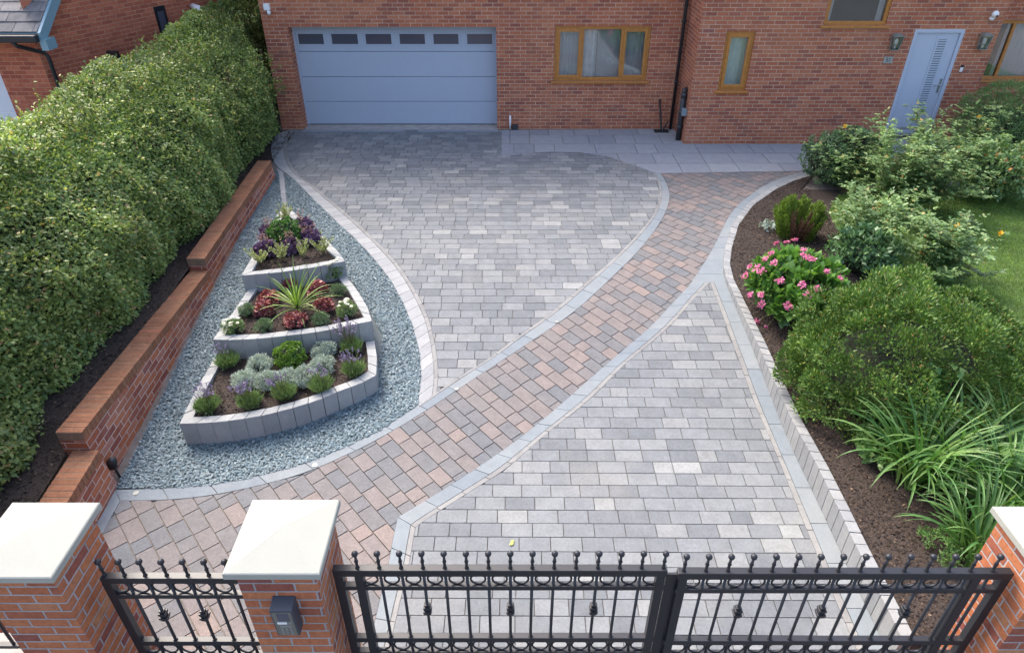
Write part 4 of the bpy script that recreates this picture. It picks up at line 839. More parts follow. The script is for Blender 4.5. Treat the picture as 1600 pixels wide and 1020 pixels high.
for j in range(ny):
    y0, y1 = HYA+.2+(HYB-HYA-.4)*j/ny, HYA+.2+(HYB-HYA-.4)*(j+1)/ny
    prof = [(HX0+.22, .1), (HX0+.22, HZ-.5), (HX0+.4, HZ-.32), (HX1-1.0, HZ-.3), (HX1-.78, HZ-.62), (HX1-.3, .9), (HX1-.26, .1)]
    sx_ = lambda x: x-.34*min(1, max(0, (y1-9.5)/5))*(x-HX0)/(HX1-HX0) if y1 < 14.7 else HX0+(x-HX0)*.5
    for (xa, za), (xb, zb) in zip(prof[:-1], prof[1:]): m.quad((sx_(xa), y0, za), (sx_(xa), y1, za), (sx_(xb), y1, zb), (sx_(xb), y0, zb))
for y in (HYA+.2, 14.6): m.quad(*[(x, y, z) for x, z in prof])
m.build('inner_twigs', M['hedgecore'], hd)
m = MB()
for i in range(26):
    y = HYA+.3+i*.46; x = -5.2+random.uniform(-.15, .15); m.tube([(x, y, .05), (x+random.uniform(-.1, .1), y, .9), (x+.1, y+.1, 1.8)], [.035, .025, .012], 6)
m.build('stems', M['bark'], hd)

# =================================================================== GATES AND PILLARS
PY = 2.567
def pillar(cx, cy, ztop, lab):
    r = empty('gate_pillar', (cx, cy, -.32), lab, 'pillar', 'brick gate pillars with stone caps')
    m = MB(); h = .22; m.box(cx-h, cx+h, cy-h, cy+h, -.34, ztop-.055); m.build('brick_shaft', M['pillar_brick'], r, bevel=.004)
    m = MB(); c = .262; a, b, d, e = ztop-.055, ztop-.045, ztop, ztop+.07; ch = .012
    lv = [(c-ch, a), (c, a+.008), (c, d-.006), (c-.006, d)]
    for (c0_, z0_), (c1_, z1_) in zip(lv[:-1], lv[1:]):
        for k in range(4):
            sx = [(-1, -1), (1, -1), (1, 1), (-1, 1)]; p, q_ = sx[k], sx[(k+1) % 4]
            m.quad((cx+p[0]*c0_, cy+p[1]*c0_, z0_), (cx+q_[0]*c0_, cy+q_[1]*c0_, z0_), (cx+q_[0]*c1_, cy+q_[1]*c1_, z1_), (cx+p[0]*c1_, cy+p[1]*c1_, z1_))
    cc = c-.006; k4 = [(-1, -1), (1, -1), (1, 1), (-1, 1)]
    for k in range(4):
        p, q_ = k4[k], k4[(k+1) % 4]; m.quad((cx+p[0]*cc, cy+p[1]*cc, d), (cx+q_[0]*cc, cy+q_[1]*cc, d), (cx, cy, e))
    m.quad(*[(cx+p[0]*(c-ch), cy+p[1]*(c-ch), a) for p in k4]); m.build('stone_cap', M['cap'], r)
    return r
pillar(-2.722, 2.545, 1.70, 'leftmost brick pillar with a pale stone cap, on the hedge side of the small gate')
pillar(-1.295, PY, 1.70, 'brick pillar with pale stone cap and intercom between the small and large gates')
pillar(3.185, 2.585, 1.62, 'right hand brick pillar with a pale stone cap beside the strappy green plants')
# intercom
ix0, ix1 = aty(423, 950, 2.29).x, aty(459, 950, 2.29).x; iy0, iy1 = 2.275, 2.346; iz1, iz0 = aty(440, 953, 2.275).z+.012, aty(455, 992, 2.275).z
ic = empty('intercom', ((ix0+ix1)/2, iy1, iz0), 'grey metal entry keypad in a black box on the middle pillar', 'intercom')
m = MB(); m.hexa([(ix0, iy0, iz0), (ix1, iy0, iz0), (ix1, iy1, iz0), (ix0, iy1, iz0)], [(ix0, iy0-.012, iz1), (ix1, iy0-.012, iz1), (ix1, iy1, iz1+.02), (ix0, iy1, iz1+.02)]); m.build('housing', plain('dark blue grey housing', (.05, .058, .075), .45), ic, bevel=.004)
W_, H_ = ix1-ix0, iz1-iz0
fy = lambda z: iy0-.012*(z-iz0)/H_
def icb(a, b, c, d, t, nm, mat):
    x0, x1, z0, z1 = ix0+W_*a, ix0+W_*b, iz0+H_*c, iz0+H_*d; m = MB(); m.hexa([(x0, fy(z0)-t, z0), (x1, fy(z0)-t, z0), (x1, fy(z0)+.001, z0), (x0, fy(z0)+.001, z0)], [(x0, fy(z1)-t, z1), (x1, fy(z1)-t, z1), (x1, fy(z1)+.001, z1), (x0, fy(z1)+.001, z1)]); return m.build(nm, mat, ic)
icb(.08, .92, .03, .94, .003, 'face_plate', plain('brushed bronze plate', (.22, .22, .19), .4, metal=.5))
icb(.28, .78, .62, .9, .005, 'camera_window', M['darkglass']); icb(.2, .62, .5, .57, .006, 'name_strip', M['white']); icb(.7, .82, .51, .56, .006, 'call_button', M['steel']); icb(.25, .8, .38, .42, .006, 'display', M['steel'])
for a in range(3):
    for b in range(4): icb(.27+a*.2, .37+a*.2, .08+b*.07, .12+b*.07, .006, 'key', M['steel'])

def gate(name, lab, xb, y, ztop, collars, stiles, xe, zb=-.20, group=None, cat='gate', rails=None, ball_z=.125, barw=.0095, postball=False):
    """xb = x of every bar/finial; stiles = x of frame uprights; xe = ends of the rails"""
    R_ = rails or dict(t=(ztop-.055, ztop), a=(ztop-.19, ztop-.155), b=(ztop-.735, ztop-.69), c=(ztop-.885, ztop-.85), d=(zb, zb+.05))
    r = empty(name, ((xe[0]+xe[1])/2, y, zb), lab, cat, group); m = MB(); w_ = .024
    for k, (a, b) in R_.items():
        ww = w_ if k in 't' else w_-.003
        m.box(xe[0], xe[1], y-ww, y+ww, a, b)
    for s in stiles: m.box(s-.026, s+.026, y-.0225, y+.0225, zb, R_['t'][0]-.0005)
    m.build('frame', M['black'], r, bevel=.003)
    z_a, z_b = R_['d'][1]-.01, R_['t'][0]+.01
    for i, x in enumerate(xb):
        if min(abs(x-s) for s in stiles) > .03:
            m = MB(); m.tube([(x, y, z_a), (x, y, z_b)], barw, 8); bar = m.build('bar', M['black'], r, smooth=True)
            if i in collars:
                zc = R_['b'][1]+(R_['a'][0]-R_['b'][1])*.56; m = MB()
                for dz, rr, hh in ((-.045, .014, .012), (-.03, .021, .012), (-.014, .026, .016), (.006, .019, .012), (.022, .023, .018), (.045, .016, .014)):
                    m.box(x-rr, x+rr, y-rr, y+rr, zc+dz, zc+dz+hh)
                m.build('collar', M['black'], bar, bevel=.002)
            m = MB(); m.tube([(x, y, R_['b'][1]-.001), (x, y, R_['b'][1]+.008)], .015, 10); m.build('ferrule', M['black'], bar)
        m = MB(); m.tube([(x, y, ztop-.001), (x, y, ztop+.006), (x, y, ztop+.012), (x, y, ztop+.05), (x, y, ztop+.058), (x, y, ztop+.066), (x, y, ztop+ball_z-.017)], [.014, .012, .008, .0095, .013, .009, .007], 10)
        m.ball((x, y, ztop+ball_z), .0195, 14, 10); m.build('ball_finial', M['black'], r, smooth=True)
    xs_ = [x for x in sorted(list(xb)+list(stiles)) if xe[0]-.01 <= x <= xe[1]+.01]
    for (z0, z1) in ((R_['a'][1], R_['t'][0]), (R_['c'][1], R_['b'][0])):
        for a, b in zip(xb[:-1], xb[1:]):
            cx = (a+b)/2; 
            if any(a+.02 < s < b-.02 for s in stiles): continue
            m = MB(); m.torus((cx, y, (z0+z1)/2), min((z1-z0)/2-.002, .055)-.004, .0065); o = m.build('ring', M['black'], r, smooth=True)
    return r
zt = 1.425; sp = .12865
xl = [-.910+i*sp for i in range(15)]
gate('driveway_gate', 'left leaf of the wide black metal driveway gate, hinged on the intercom pillar', xl, 2.552, zt, (3, 7, 11), (-1.028, -.906, xl[14]-.01), (-1.056, xl[14]+.022), group='leaves of the driveway gate')
xr = [1.010+i*.1296 for i in range(15)]
g2 = gate('driveway_gate', 'right leaf of the wide black metal driveway gate, hinged on the right hand pillar', xr, 2.54, zt-.012, (3, 7, 11), (xr[0]+.0, xr[13]+.05, 2.918), (.975, 2.942), group='leaves of the driveway gate')
m = MB(); m.box(.9175, .983, 2.545, 2.56, -.2, 1.37); o = m.build('meeting_strip', M['black'], g2)
xw = [-2.418, -2.3, -2.178, -2.05, -1.925, -1.80, -1.68]
pg = gate('pedestrian_gate', 'small black metal pedestrian gate between the two left brick pillars', xw, 2.55, 1.355, (2, 4), (-2.418, -1.575), (-2.44, -1.545), zb=-.2, rails=dict(t=(1.305, 1.355), a=(1.155, 1.19), b=(.655, .70), c=(.51, .545), d=(-.2, -.15)))
# low wall with railing left of the first pillar
lw = empty('boundary_wall', (-4.6, 2.45, -.32), 'low brick boundary wall with a stone coping left of the gate pillars', 'wall')
m = MB(); m.box(-6.5, -2.945, 2.36, 2.56, -.33, .66); m.build('brickwork', M['pillar_brick'], lw)
m = MB(); m.box(-6.5, -2.947, 2.33, 2.59, .662, .71); m.build('stone_coping', M['concrete'], lw, bevel=.008)
rl = empty('metal_railing', (-4.6, 2.45, .71), 'black metal railing standing on the low boundary wall left of the pillars', 'railing')
m = MB(); m.box(-6.5, -2.95, 2.43, 2.47, 1.30, 1.34); m.box(-6.5, -2.95, 2.435, 2.465, .78, .81); m.box(-3.0, -2.952, 2.43, 2.47, .71, 1.3); m.build('frame', M['black'], rl)
for i in range(24):
    m = MB(); m.tube([(-3.12-i*.13, 2.45, .79), (-3.12-i*.13, 2.45, 1.31)], .010, 6); m.build('bar', M['black'], rl)

# spike spotlight on the slate, ground lights, fallen leaf
p = atg(187, 744); r = empty('spotlight', p, 'black garden spotlight on a short spike against the brick wall', 'garden light')
m = MB(); m.tube([(p.x, p.y, p.z-.01), (p.x-.01, p.y, p.z+.10), (p.x-.02, p.y+.01, p.z+.13)], .012, 8); m.build('spike', M['blackplastic'], r)
m = MB(); m.tube([(p.x-.05, p.y+.03, p.z+.12), (p.x-.02, p.y+.01, p.z+.20), (p.x+.01, p.y-.005, p.z+.24)], [.05, .047, .036], 12); m.build('lamp_head', M['blackplastic'], r, smooth=True)
for u, v, l in [(870, 503, 'round steel light set in the stone band, the farthest one up the curve'), (713.5, 608, 'round steel light set in the band where the pale edging meets it'), (492, 727, 'round steel light set in the band in front of the lowest planter'), (212.5, 770.5, 'round steel light set in the band beside the brick wall')]:
    p = atg(u, v); r = empty('ground_light', p, l, 'ground light', 'lights set in the stone band')
    m = MB(); m.tube([(p.x, p.y, p.z), (p.x, p.y, p.z+.008)], .027, 18); m.build('rim', M['lanternmetal'], r)
    m = MB(); m.tube([(p.x, p.y, p.z+.0075), (p.x, p.y, p.z+.0095)], .017, 16); m.build('lens', M['numberplate'], r)
p = atg(795, 851); q_ = leaves(np.array([[p.x, p.y, p.z+.006], [p.x+.02, p.y+.01, p.z+.006]]), np.array([[1, .2, .1], [.6, 1, .1]]), np.array([[0, 0, 1.], [0, 0, 1.]]), .05, .035)
tag(fastmesh('fallen_leaf', q_, leafmat('yellow green leaf', [(0, (.3, .36, .05)), (1, (.5, .5, .1))])), 'small yellow green fallen leaf on the grey blocks behind the gate', 'leaf')
for i, (u, v, h) in enumerate([(1397, 243, .34), (1409, 241, .36)]):
    p = atz(u, v+26, 0.); m = MB(); m.tube([(p.x, p.y, -.03), (p.x+.01, p.y, h)], .075, 14); o = m.build('log_post', M['wood'], None, smooth=False)
    tag(o, ['left one of two upright cut log posts in front of the door step', 'right one of two upright cut log posts in front of the door step'][i], 'log')

# =================================================================== PLANTS
def boxball(u, v, z, R, mat, lab, n=5200):
    p = atz(u, v, z); r = empty('box_ball', p, lab, 'shrub'); c = (p.x, p.y, p.z+R*.82)
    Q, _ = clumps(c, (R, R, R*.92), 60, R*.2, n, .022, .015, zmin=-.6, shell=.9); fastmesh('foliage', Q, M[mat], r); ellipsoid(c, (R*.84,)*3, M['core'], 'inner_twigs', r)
    m = MB(); m.tube([(p.x, p.y, z-.03), (p.x, p.y, z+R*.5)], .015, 6); m.build('stem', M['bark'], r)
boxball(455.5, 572, S1, .175, 'box', 'bright yellow green clipped box ball in the lowest planter tier')
boxball(449, 381, S3, .225, 'boxdark', 'dark green clipped box ball in the topmost planter tier')
def lavender(u, v, z, lab, R=.12, fl=36, lean=0., H_=.17, flh=1.):
    p = atz(u, v, z); r = empty('lavender', p, lab, 'lavender', 'lavender plants in the planter'); n = 420
    a = RNG.random(n)*2*PI; rr = RNG.random(n)**.6; D = nrm(np.c_[np.cos(a)*rr*.75, np.sin(a)*rr*.75, np.ones(n)]); P = np.array([p.x, p.y, p.z-.01])+np.c_[np.cos(a)*rr*R*.45, np.sin(a)*rr*R*.45, np.zeros(n)]
    Q = [leaves(P+D*RNG.random((n, 1))*.06, D, randu(n), H_*(.6+.5*RNG.random(n)), .010, .1)]
    n2 = 700; P2, _ = clumps((p.x, p.y, p.z+.07), (R, R, .085), 16, .04, n2, .035, .007, up=1.2, spread=.5, zmin=-.2); Q.append(P2)
    fastmesh('foliage', np.concatenate(Q), M['lavleaf'], r)
    st = MB(); F = []
    for i in range(fl):
        a_ = random.uniform(0, 2*PI); s = random.uniform(.15, .6); d = Vector((math.cos(a_)*s+lean, math.sin(a_)*s*.7, 1)).normalized(); L = random.uniform(.2, .3)*flh; b = Vector((p.x, p.y, p.z+.05)); t = b+d*L
        st.tube([b, t], .0014, 3, cap=False); k = 9; PP_ = np.array([list(t-d*.045*(j/k)) for j in range(k)]); F.append(leaves(PP_, nrm(randu(k)+np.array(list(d))), randu(k), .016, .012, .1))
    st.build('flower_stems', M['stem'], r); fastmesh('flower_spikes', np.concatenate(F), M['lavflower'], r)
for u, v, l, k in [(327, 641, 'lavender at the near left corner of the lowest planter tier', {}), (393, 634, 'lavender with many purple spikes, second from left along the lowest front wall', dict(fl=50, lean=-.25)),
                (446, 622, 'lavender just in front of the silver foliage, third from left on the lowest tier', dict(fl=34, lean=-.3)), (503, 610, 'lavender beside the bend of the silver foliage, fourth along the lowest front wall', dict(fl=26)),
                (554, 585, 'lavender at the right corner of the lowest planter tier', dict(fl=40, lean=-.12)), (551, 549, 'tall lavender standing against the right end of the middle front wall', dict(fl=60, lean=-.2, flh=1.35, R=.12)), (357, 572, 'lavender in the far left corner of the lowest planter tier', dict(fl=18))]:
    lavender(u, v, S1, l, **k)
def mound(name, u, v, z, R, Hh, mat, lab, cat, group, n=1600, L=.03, W=.01, ncl=26, rc=.045, up=.7, core=True, fold=.15, cl2=None, spread=.7):
    p = atz(u, v, z); r = empty(name, p, lab, cat, group); Q, cc = clumps((p.x, p.y, p.z+Hh*.45), (R, R, Hh*.6), ncl, rc, n, L, W, up=up, spread=spread, zmin=-.25, fold=fold); fastmesh('foliage', Q, M[mat], r)
    if core: ellipsoid((p.x, p.y, p.z+Hh*.36), (R*.7, R*.7, Hh*.42), M['core'], 'inner_stems', r, 10)
    return r, p, cc
sv = 'silver plants curving round the box ball'
for u, v, l in [(385, 604, 'silver leaved plant at the left end of the silver curve'), (408, 580, 'round silver leaved plant left of the yellow green box ball'), (420, 605, 'silver leaved plant in front left of the box ball'), (450, 602, 'silver leaved plant directly in front of the box ball'), (480, 596, 'silver leaved plant in front right of the box ball'), (505, 580, 'silver leaved plant right of the box ball'), (507, 556, 'silver leaved plant at the far right end of the silver curve by the wall')]:
    mound('silver_plant', u, v, S1, .125, .16, 'silver', l, 'silver plant', sv, n=3200, L=.034, W=.006, rc=.05, up=1.2)
hr = 'red heucheras round the cordyline'
for u, v, l in [(421, 474, 'red heuchera left of the cordyline, farther of the left pair'), (416, 492, 'red heuchera near the left wall of the middle tier, nearer of the left pair'), (463, 509, 'large bright red heuchera in front of the cordyline'), (507, 486, 'red heuchera right of the cordyline'), (497, 459, 'dark red heuchera behind right of the cordyline'), (453, 449, 'red heuchera behind the cordyline against the upper wall')]:
    mound('heuchera', u, v, S2, .125 if 'large' in l else .095, .15, 'redleaf', l, 'heuchera', hr, n=620, L=.042, W=.038, rc=.045, up=.9, ncl=20, spread=1.)
for u, v, l in [(388, 492, 'sage green feathery plant by the left wall of the middle tier'), (414, 517, 'sage green feathery plant at the middle front wall left of the large red heuchera'), (502, 506, 'sage green feathery plant between the large red heuchera and the white flowers'), (530, 461, 'sage green feathery plant near the right wall of the middle tier')]:
    mound('feathery_plant', u, v, S2, .10, .13, 'sage', l, 'plant', 'sage green plants of the middle tier', n=1500, L=.03, W=.005, rc=.035, up=1.3)
for u, v, l, h in [(366, 519, 'white flowered plant in the near left corner of the middle tier', .10), (544, 493, 'white flowered plant near the right wall of the middle tier', .11), (524, 436, 'tall white flowered plant in the far right corner of the middle tier', .20)]:
    r, p, cc = mound('white_flower_plant', u, v, S2, .115, h+.05, 'lavleaf', l, 'plant', 'white flowered plants of the middle tier', n=1500, L=.03, W=.008, rc=.04, up=1.2)
    m = MB(); F = []
    for i in range(11):
        a = random.uniform(0, 2*PI); s = random.uniform(.02, .12); t = Vector((p.x+math.cos(a)*s, p.y+math.sin(a)*s, p.z+h+random.uniform(.05, .10))); m.tube([(p.x, p.y, p.z+.04), t], .0018, 3, cap=False)
        k = 26; b = RNG.random(k)*2*PI; P = np.array(list(t))+np.c_[np.cos(b), np.sin(b), np.zeros(k)]*(RNG.random((k, 1))*.016); F.append(leaves(P, nrm(np.c_[np.cos(b), np.sin(b), np.full(k, .35)]), np.tile([0, 0, 1.], (k, 1)), .014, .012))
    m.build('flower_stems', M['stem'], r); [fastmesh('flower_head', q_, M['whiteflower'], r) for q_ in F]
pu = 'purple heucheras round the dark box ball'
for u, v, l in [(418, 399, 'purple heuchera left of the dark box ball'), (455, 393, 'purple heuchera in front right of the dark box ball'), (486, 379, 'purple heuchera right of the dark box ball near the wall'), (474, 362, 'purple heuchera behind right of the dark box ball'), (425, 372, 'purple heuchera behind left of the dark box ball')]:
    r, p, cc = mound('heuchera', u, v, S3, .13, .15, 'purpleleaf', l, 'heuchera', pu, n=800, L=.048, W=.045, rc=.05, up=.8, ncl=18)
    F = []; m = MB()
    for i in range(10):
        a = random.uniform(0, 2*PI); s = random.uniform(.02, .12); t = Vector((p.x+math.cos(a)*s, p.y+math.sin(a)*s, p.z+random.uniform(.2, .3))); m.tube([(p.x, p.y, p.z+.08), t], .0015, 3, cap=False); k = 12; F.append(leaves(np.array(list(t))+RNG.normal(size=(k, 3))*np.array([.008, .008, .02]), randu(k), randu(k), .016, .012))
    m.build('flower_stems', M['stem'], r); fastmesh('flower_spikes', np.concatenate(F), M['pinkbud'], r)
va = 'variegated plants along the upper front wall'
for u, v, l in [(407, 413, 'cream variegated plant at the left end of the upper front wall'), (442, 408, 'cream variegated plant second from left on the upper tier'), (473, 404, 'cream variegated plant third from left on the upper tier, behind the cordyline'), (505, 398, 'cream variegated plant at the right end of the upper front wall'), (447, 345, 'yellow green plant at the pointed tip behind the dark box ball')]:
    p = atz(u, v, S3); r = empty('variegated_plant', p, l, 'plant', va); Q = []; m = MB()
    for i in range(15):
        a = random.uniform(0, 2*PI); s = random.uniform(.1, .75); d = Vector((math.cos(a)*s, math.sin(a)*s, 1)).normalized(); L = random.uniform(.18, .32); k = 32
        m.tube([(p.x, p.y, p.z), Vector((p.x, p.y, p.z))+d*L], .002, 3, cap=False); tt = (.25+.75*RNG.random(k))[:, None]; P = np.array([p.x, p.y, p.z])+np.array(list(d))*L*tt; Q.append(leaves(P, nrm(randu(k)*.8+np.array(list(d))), randu(k)+np.array([0, 0, .6]), .034, .013))
    m.build('stems', M['stem'], r); fastmesh('foliage', np.concatenate(Q), M['varieg'], r)
def ribbon(m, b, az, el, L, W, droop, K=9, twist=0., fold=.0):
    """strap leaf: starts at elevation el and bends down by droop"""
    b = Vector(b); e = el; ds = L/K; pts = [b.copy()]; h = Vector((math.cos(az), math.sin(az), 0)); side = Vector((-math.sin(az), math.cos(az), 0)); p = b.copy()
    vs = []
    for i in range(K+1):
        t = i/K; w_ = W*.5*(math.sin(PI*min(1, t*.9+.12))**.6 if t < .999 else .02)*(1-t*.35)
        up = Vector((-h.x*math.sin(e), -h.y*math.sin(e), math.cos(e))); s = (side+up*twist*math.sin(t*3)).normalized()
        vs += [p-s*w_+up*w_*.35, p.copy(), p+s*w_+up*w_*.35]; p = p+(h*math.cos(e)+Vector((0, 0, math.sin(e))))*ds; e -= droop/K*(.4+1.2*t)
    m.add(vs, [q for i in range(K) for q in ((i*3, i*3+1, i*3+4, i*3+3), (i*3+1, i*3+2, i*3+5, i*3+4))])
p = atz(466, 487, S2); r = empty('cordyline', p, 'spiky green cordyline with arching sword leaves in the middle planter tier', 'cordyline'); m = MB()
for i in range(46):
    a = i*2.399; t = i/46; ribbon(m, (p.x+math.cos(a)*.01, p.y+math.sin(a)*.01, p.z+.05+t*.05), a, 1.5-1.15*(1-t)-random.uniform(0, .2), random.uniform(.42, .66), .022, random.uniform(.5, 1.5)*(1.2-t*.9))
m.build('leaves', M['cordyline'], r); m = MB(); m.tube([(p.x, p.y, p.z-.02), (p.x, p.y, p.z+.12)], .02, 8); m.build('stem', M['bark'], r)

# ---- right hand bed
# hydrangea
c = atz(1238, 470, .0); c = Vector((3.66, 7.55, soilz(3.9, 7.6))); r = empty('hydrangea', c, 'hydrangea bush with flat pink flower heads spilling over the kerb', 'hydrangea')
Q, cc = clumps((c.x, c.y, c.z+.33), (.60, .62, .42), 110, .12, 2600, .11, .085, up=1.1, spread=.5, zmin=-.35, fold=.12); fastmesh('foliage', Q, M['hydleaf'], r)
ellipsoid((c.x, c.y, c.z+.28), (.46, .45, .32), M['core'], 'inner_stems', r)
hp = [(1202, 381), (1241, 381), (1186, 402), (1256, 389), (1215, 400), (1266, 400), (1252, 401), (1262, 406), (1185, 410), (1213, 408), (1195, 408), (1171, 420), (1190, 420), (1290, 426), (1163, 418), (1220, 441), (1253, 446), (1276, 452), (1261, 461), (1177, 462), (1191, 461), (1192, 475), (1184, 500), (1198, 511), (1309, 436), (1188, 375)]
hp = [(1197, 407), (1211, 412), (1183, 420), (1191, 425), (1206, 398), (1230, 382), (1242, 378), (1256, 393), (1254, 401), (1262, 405), (1268, 408), (1290, 426), (1219, 440), (1252, 446), (1275, 452), (1262, 461), (1191, 461), (1175, 461), (1192, 476), (1186, 501), (1198, 511), (1167, 432), (1174, 418), (1310, 437), (1232, 478), (1214, 383)]
ec = Vector((c.x, c.y, c.z+.33)); er = (.68, .72, .50); st = MB()
for u, v in hp:
    d = Vector(_ray(u, v)).normalized(); o_ = Vector((0, 0, CAM_H))
    dd = Vector((d.x/er[0], d.y/er[1], d.z/er[2])); oo = Vector(((o_.x-ec.x)/er[0], (o_.y-ec.y)/er[1], (o_.z-ec.z)/er[2])); A_, B_, C_ = dd.dot(dd), 2*dd.dot(oo), oo.dot(oo)-1; ds_ = B_*B_-4*A_*C_
    t_ = (-B_-math.sqrt(ds_))/(2*A_) if ds_ > 0 else -B_/(2*A_); h = o_+d*t_; out = Vector(((h.x-ec.x), (h.y-ec.y), (h.z-ec.z)+.25)).normalized()
    k = 46; th = RNG.random(k)*2*PI; rr = np.sqrt(RNG.random(k))*random.uniform(.030, .055); a1 = np.array(list(out.orthogonal().normalized())); a2 = np.cross(np.array(list(out)), a1)
    P = np.array(list(h+out*.03))+a1*(np.cos(th)*rr)[:, None]+a2*(np.sin(th)*rr)[:, None]+np.array(list(out))*(-rr*rr*4)[:, None]
    D = nrm(randu(k)*.9+np.array(list(out))*.25); f_ = fastmesh('flower_head', leaves(P, D, np.array(list(out))+randu(k)*.4, .027, .023, .1), M['pink'], r)
    st.tube([ec, h], .004, 4, cap=False)
st.build('stems', M['stem'], r)
# large spreading conifer: many short needle sprays
c = Vector((4.27, 5.95, -.05)); r = empty('spreading_conifer', c, 'large low spreading conifer with dense dark green needle sprays in the middle of the bed', 'shrub')
def conifer(cen, R, ncl, rc, nspr, Ls, r, mat, zmin=-.35, needles=10, dens=.012):
    cen = np.array(cen, float); R = np.array(R, float); d = randu(ncl*4); d = d[d[:, 2] > zmin][:ncl]
    cc = cen+d*R*(.72+.26*RNG.random((len(d), 1))); k = RNG.integers(0, len(cc), nspr); dd = nrm(randu(nspr)*.9+nrm((cc[k]-cen)/R)*.9+np.array([0, 0, .25])); P = cc[k]+dd*rc*(.5+.6*RNG.random((nspr, 1)))
    D = nrm(dd+randu(nspr)*.45); Q = []
    for j in range(needles):
        t = j/needles; S = nrm(np.cross(D, randu(nspr))); L_ = Ls*(.8+.4*RNG.random(nspr)); B0 = P+D*(t*Ls*1.3)
        Q.append(leaves(B0, nrm(D*.75+S*.8*(1-.3*t)), randu(nspr), L_*.48*(1-.4*t), Ls*.12, .0))
    fastmesh('foliage', np.concatenate(Q), M[mat], r)
Qa, _ = clumps((c.x, c.y, .28), (1.13, 1.04, .86), 220, .18, 72000, .042, .017, zmin=-.4, up=.75, spread=.4, shell=1.02, fold=.1, rough=.10)
Qb, _ = clumps((c.x-.1, c.y+.55, .48), (.52, .5, .56), 44, .16, 11000, .042, .017, zmin=-.2, up=.75, spread=.4, fold=.1, rough=.1)
fastmesh('foliage', np.concatenate([Qa, Qb]), M['yew'], r)
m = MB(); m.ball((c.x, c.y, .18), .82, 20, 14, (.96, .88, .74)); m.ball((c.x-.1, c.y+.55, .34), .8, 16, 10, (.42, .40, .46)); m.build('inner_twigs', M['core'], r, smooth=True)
m = MB()
for i in range(9): a = i*.7; m.tube([(c.x, c.y, -.1), (c.x+math.cos(a)*.5, c.y+math.sin(a)*.5, .3)], [.03, .012], 6)
m.build('stems', M['bark'], r)
# young thuja with a dead centre
c = Vector((4.44, 9.72, soilz(4.4, 9.7))); r = empty('small_conifer', c, 'small bright green conifer with a dead brown hollow in its front', 'shrub'); Q = []; Qd = []
def spray(b, top, n, L, W, w_=.03):
    b = np.array(b); top = np.array(top); ax = nrm((top-b)[None])[0]; t = RNG.random(n)[:, None]; P = b+(top-b)*t+randu(n)*w_*(1.1-t*.7); D = nrm(ax+randu(n)*.55); return leaves(P, D, randu(n), L, W, .1)
for i in range(84):
    a = random.uniform(0, 2*PI); s = random.uniform(.25, 1)**.6; x, y = math.cos(a)*.40*s, math.sin(a)*.36*s; h = .66*math.sqrt(max(.05, 1-(s*.75)**2))*random.uniform(.8, 1.05)
    dead = (-.2 < x < .16 and y < .06)
    if dead: h *= .8
    (Qd if dead else Q).append(spray((c.x+x*.55, c.y+y*.55, c.z+.02), (c.x+x, c.y+y, c.z+h), 330 if not dead else 200, .04, .016 if not dead else .008, .06 if not dead else .035))
fastmesh('foliage', np.concatenate(Q), M['thuja'], r); fastmesh('dead_foliage', np.concatenate(Qd), M['dead'], r)
m = MB(); [m.tube([(c.x, c.y, c.z-.03), (c.x+math.cos(i)*.2, c.y+math.sin(i)*.2, c.z+.4)], [.02, .006], 5) for i in range(9)]; m.build('stems', M['bark'], r)
mound('seedling_plant', 1199, 360, -.0, .10, .12, 'silver', 'small pale leaved plant on the bark left of the brown hollow conifer', 'plant', None, n=90, L=.07, W=.04, ncl=8, rc=.04, core=False)
# clipped dark shrub behind the roses
c = Vector((6.0, 11.9, .0)); r = empty('clipped_shrub', c, 'rounded dark green clipped shrub at the patio edge, in front of the step', 'shrub')
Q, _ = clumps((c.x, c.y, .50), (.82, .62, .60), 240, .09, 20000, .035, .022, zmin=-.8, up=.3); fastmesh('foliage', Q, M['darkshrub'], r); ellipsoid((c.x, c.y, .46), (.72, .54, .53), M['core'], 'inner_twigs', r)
# far right feathery shrub by the bay window
c = Vector((9.35, 13.1, 0)); r = empty('feathery_shrub', c, 'tall feathery dark green shrub below the window at the right edge', 'shrub')
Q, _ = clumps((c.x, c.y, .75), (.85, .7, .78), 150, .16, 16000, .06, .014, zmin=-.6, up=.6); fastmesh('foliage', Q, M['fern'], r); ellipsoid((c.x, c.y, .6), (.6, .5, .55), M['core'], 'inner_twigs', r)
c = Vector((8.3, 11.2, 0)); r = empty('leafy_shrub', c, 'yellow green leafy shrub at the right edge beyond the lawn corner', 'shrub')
Q, _ = clumps((c.x, c.y, .5), (.8, .6, .55), 110, .15, 5500, .07, .045, zmin=-.6, up=.6); fastmesh('foliage', Q, M['rose'], r); ellipsoid((c.x, c.y, .4), (.55, .4, .4), M['core'], 'inner_twigs', r)
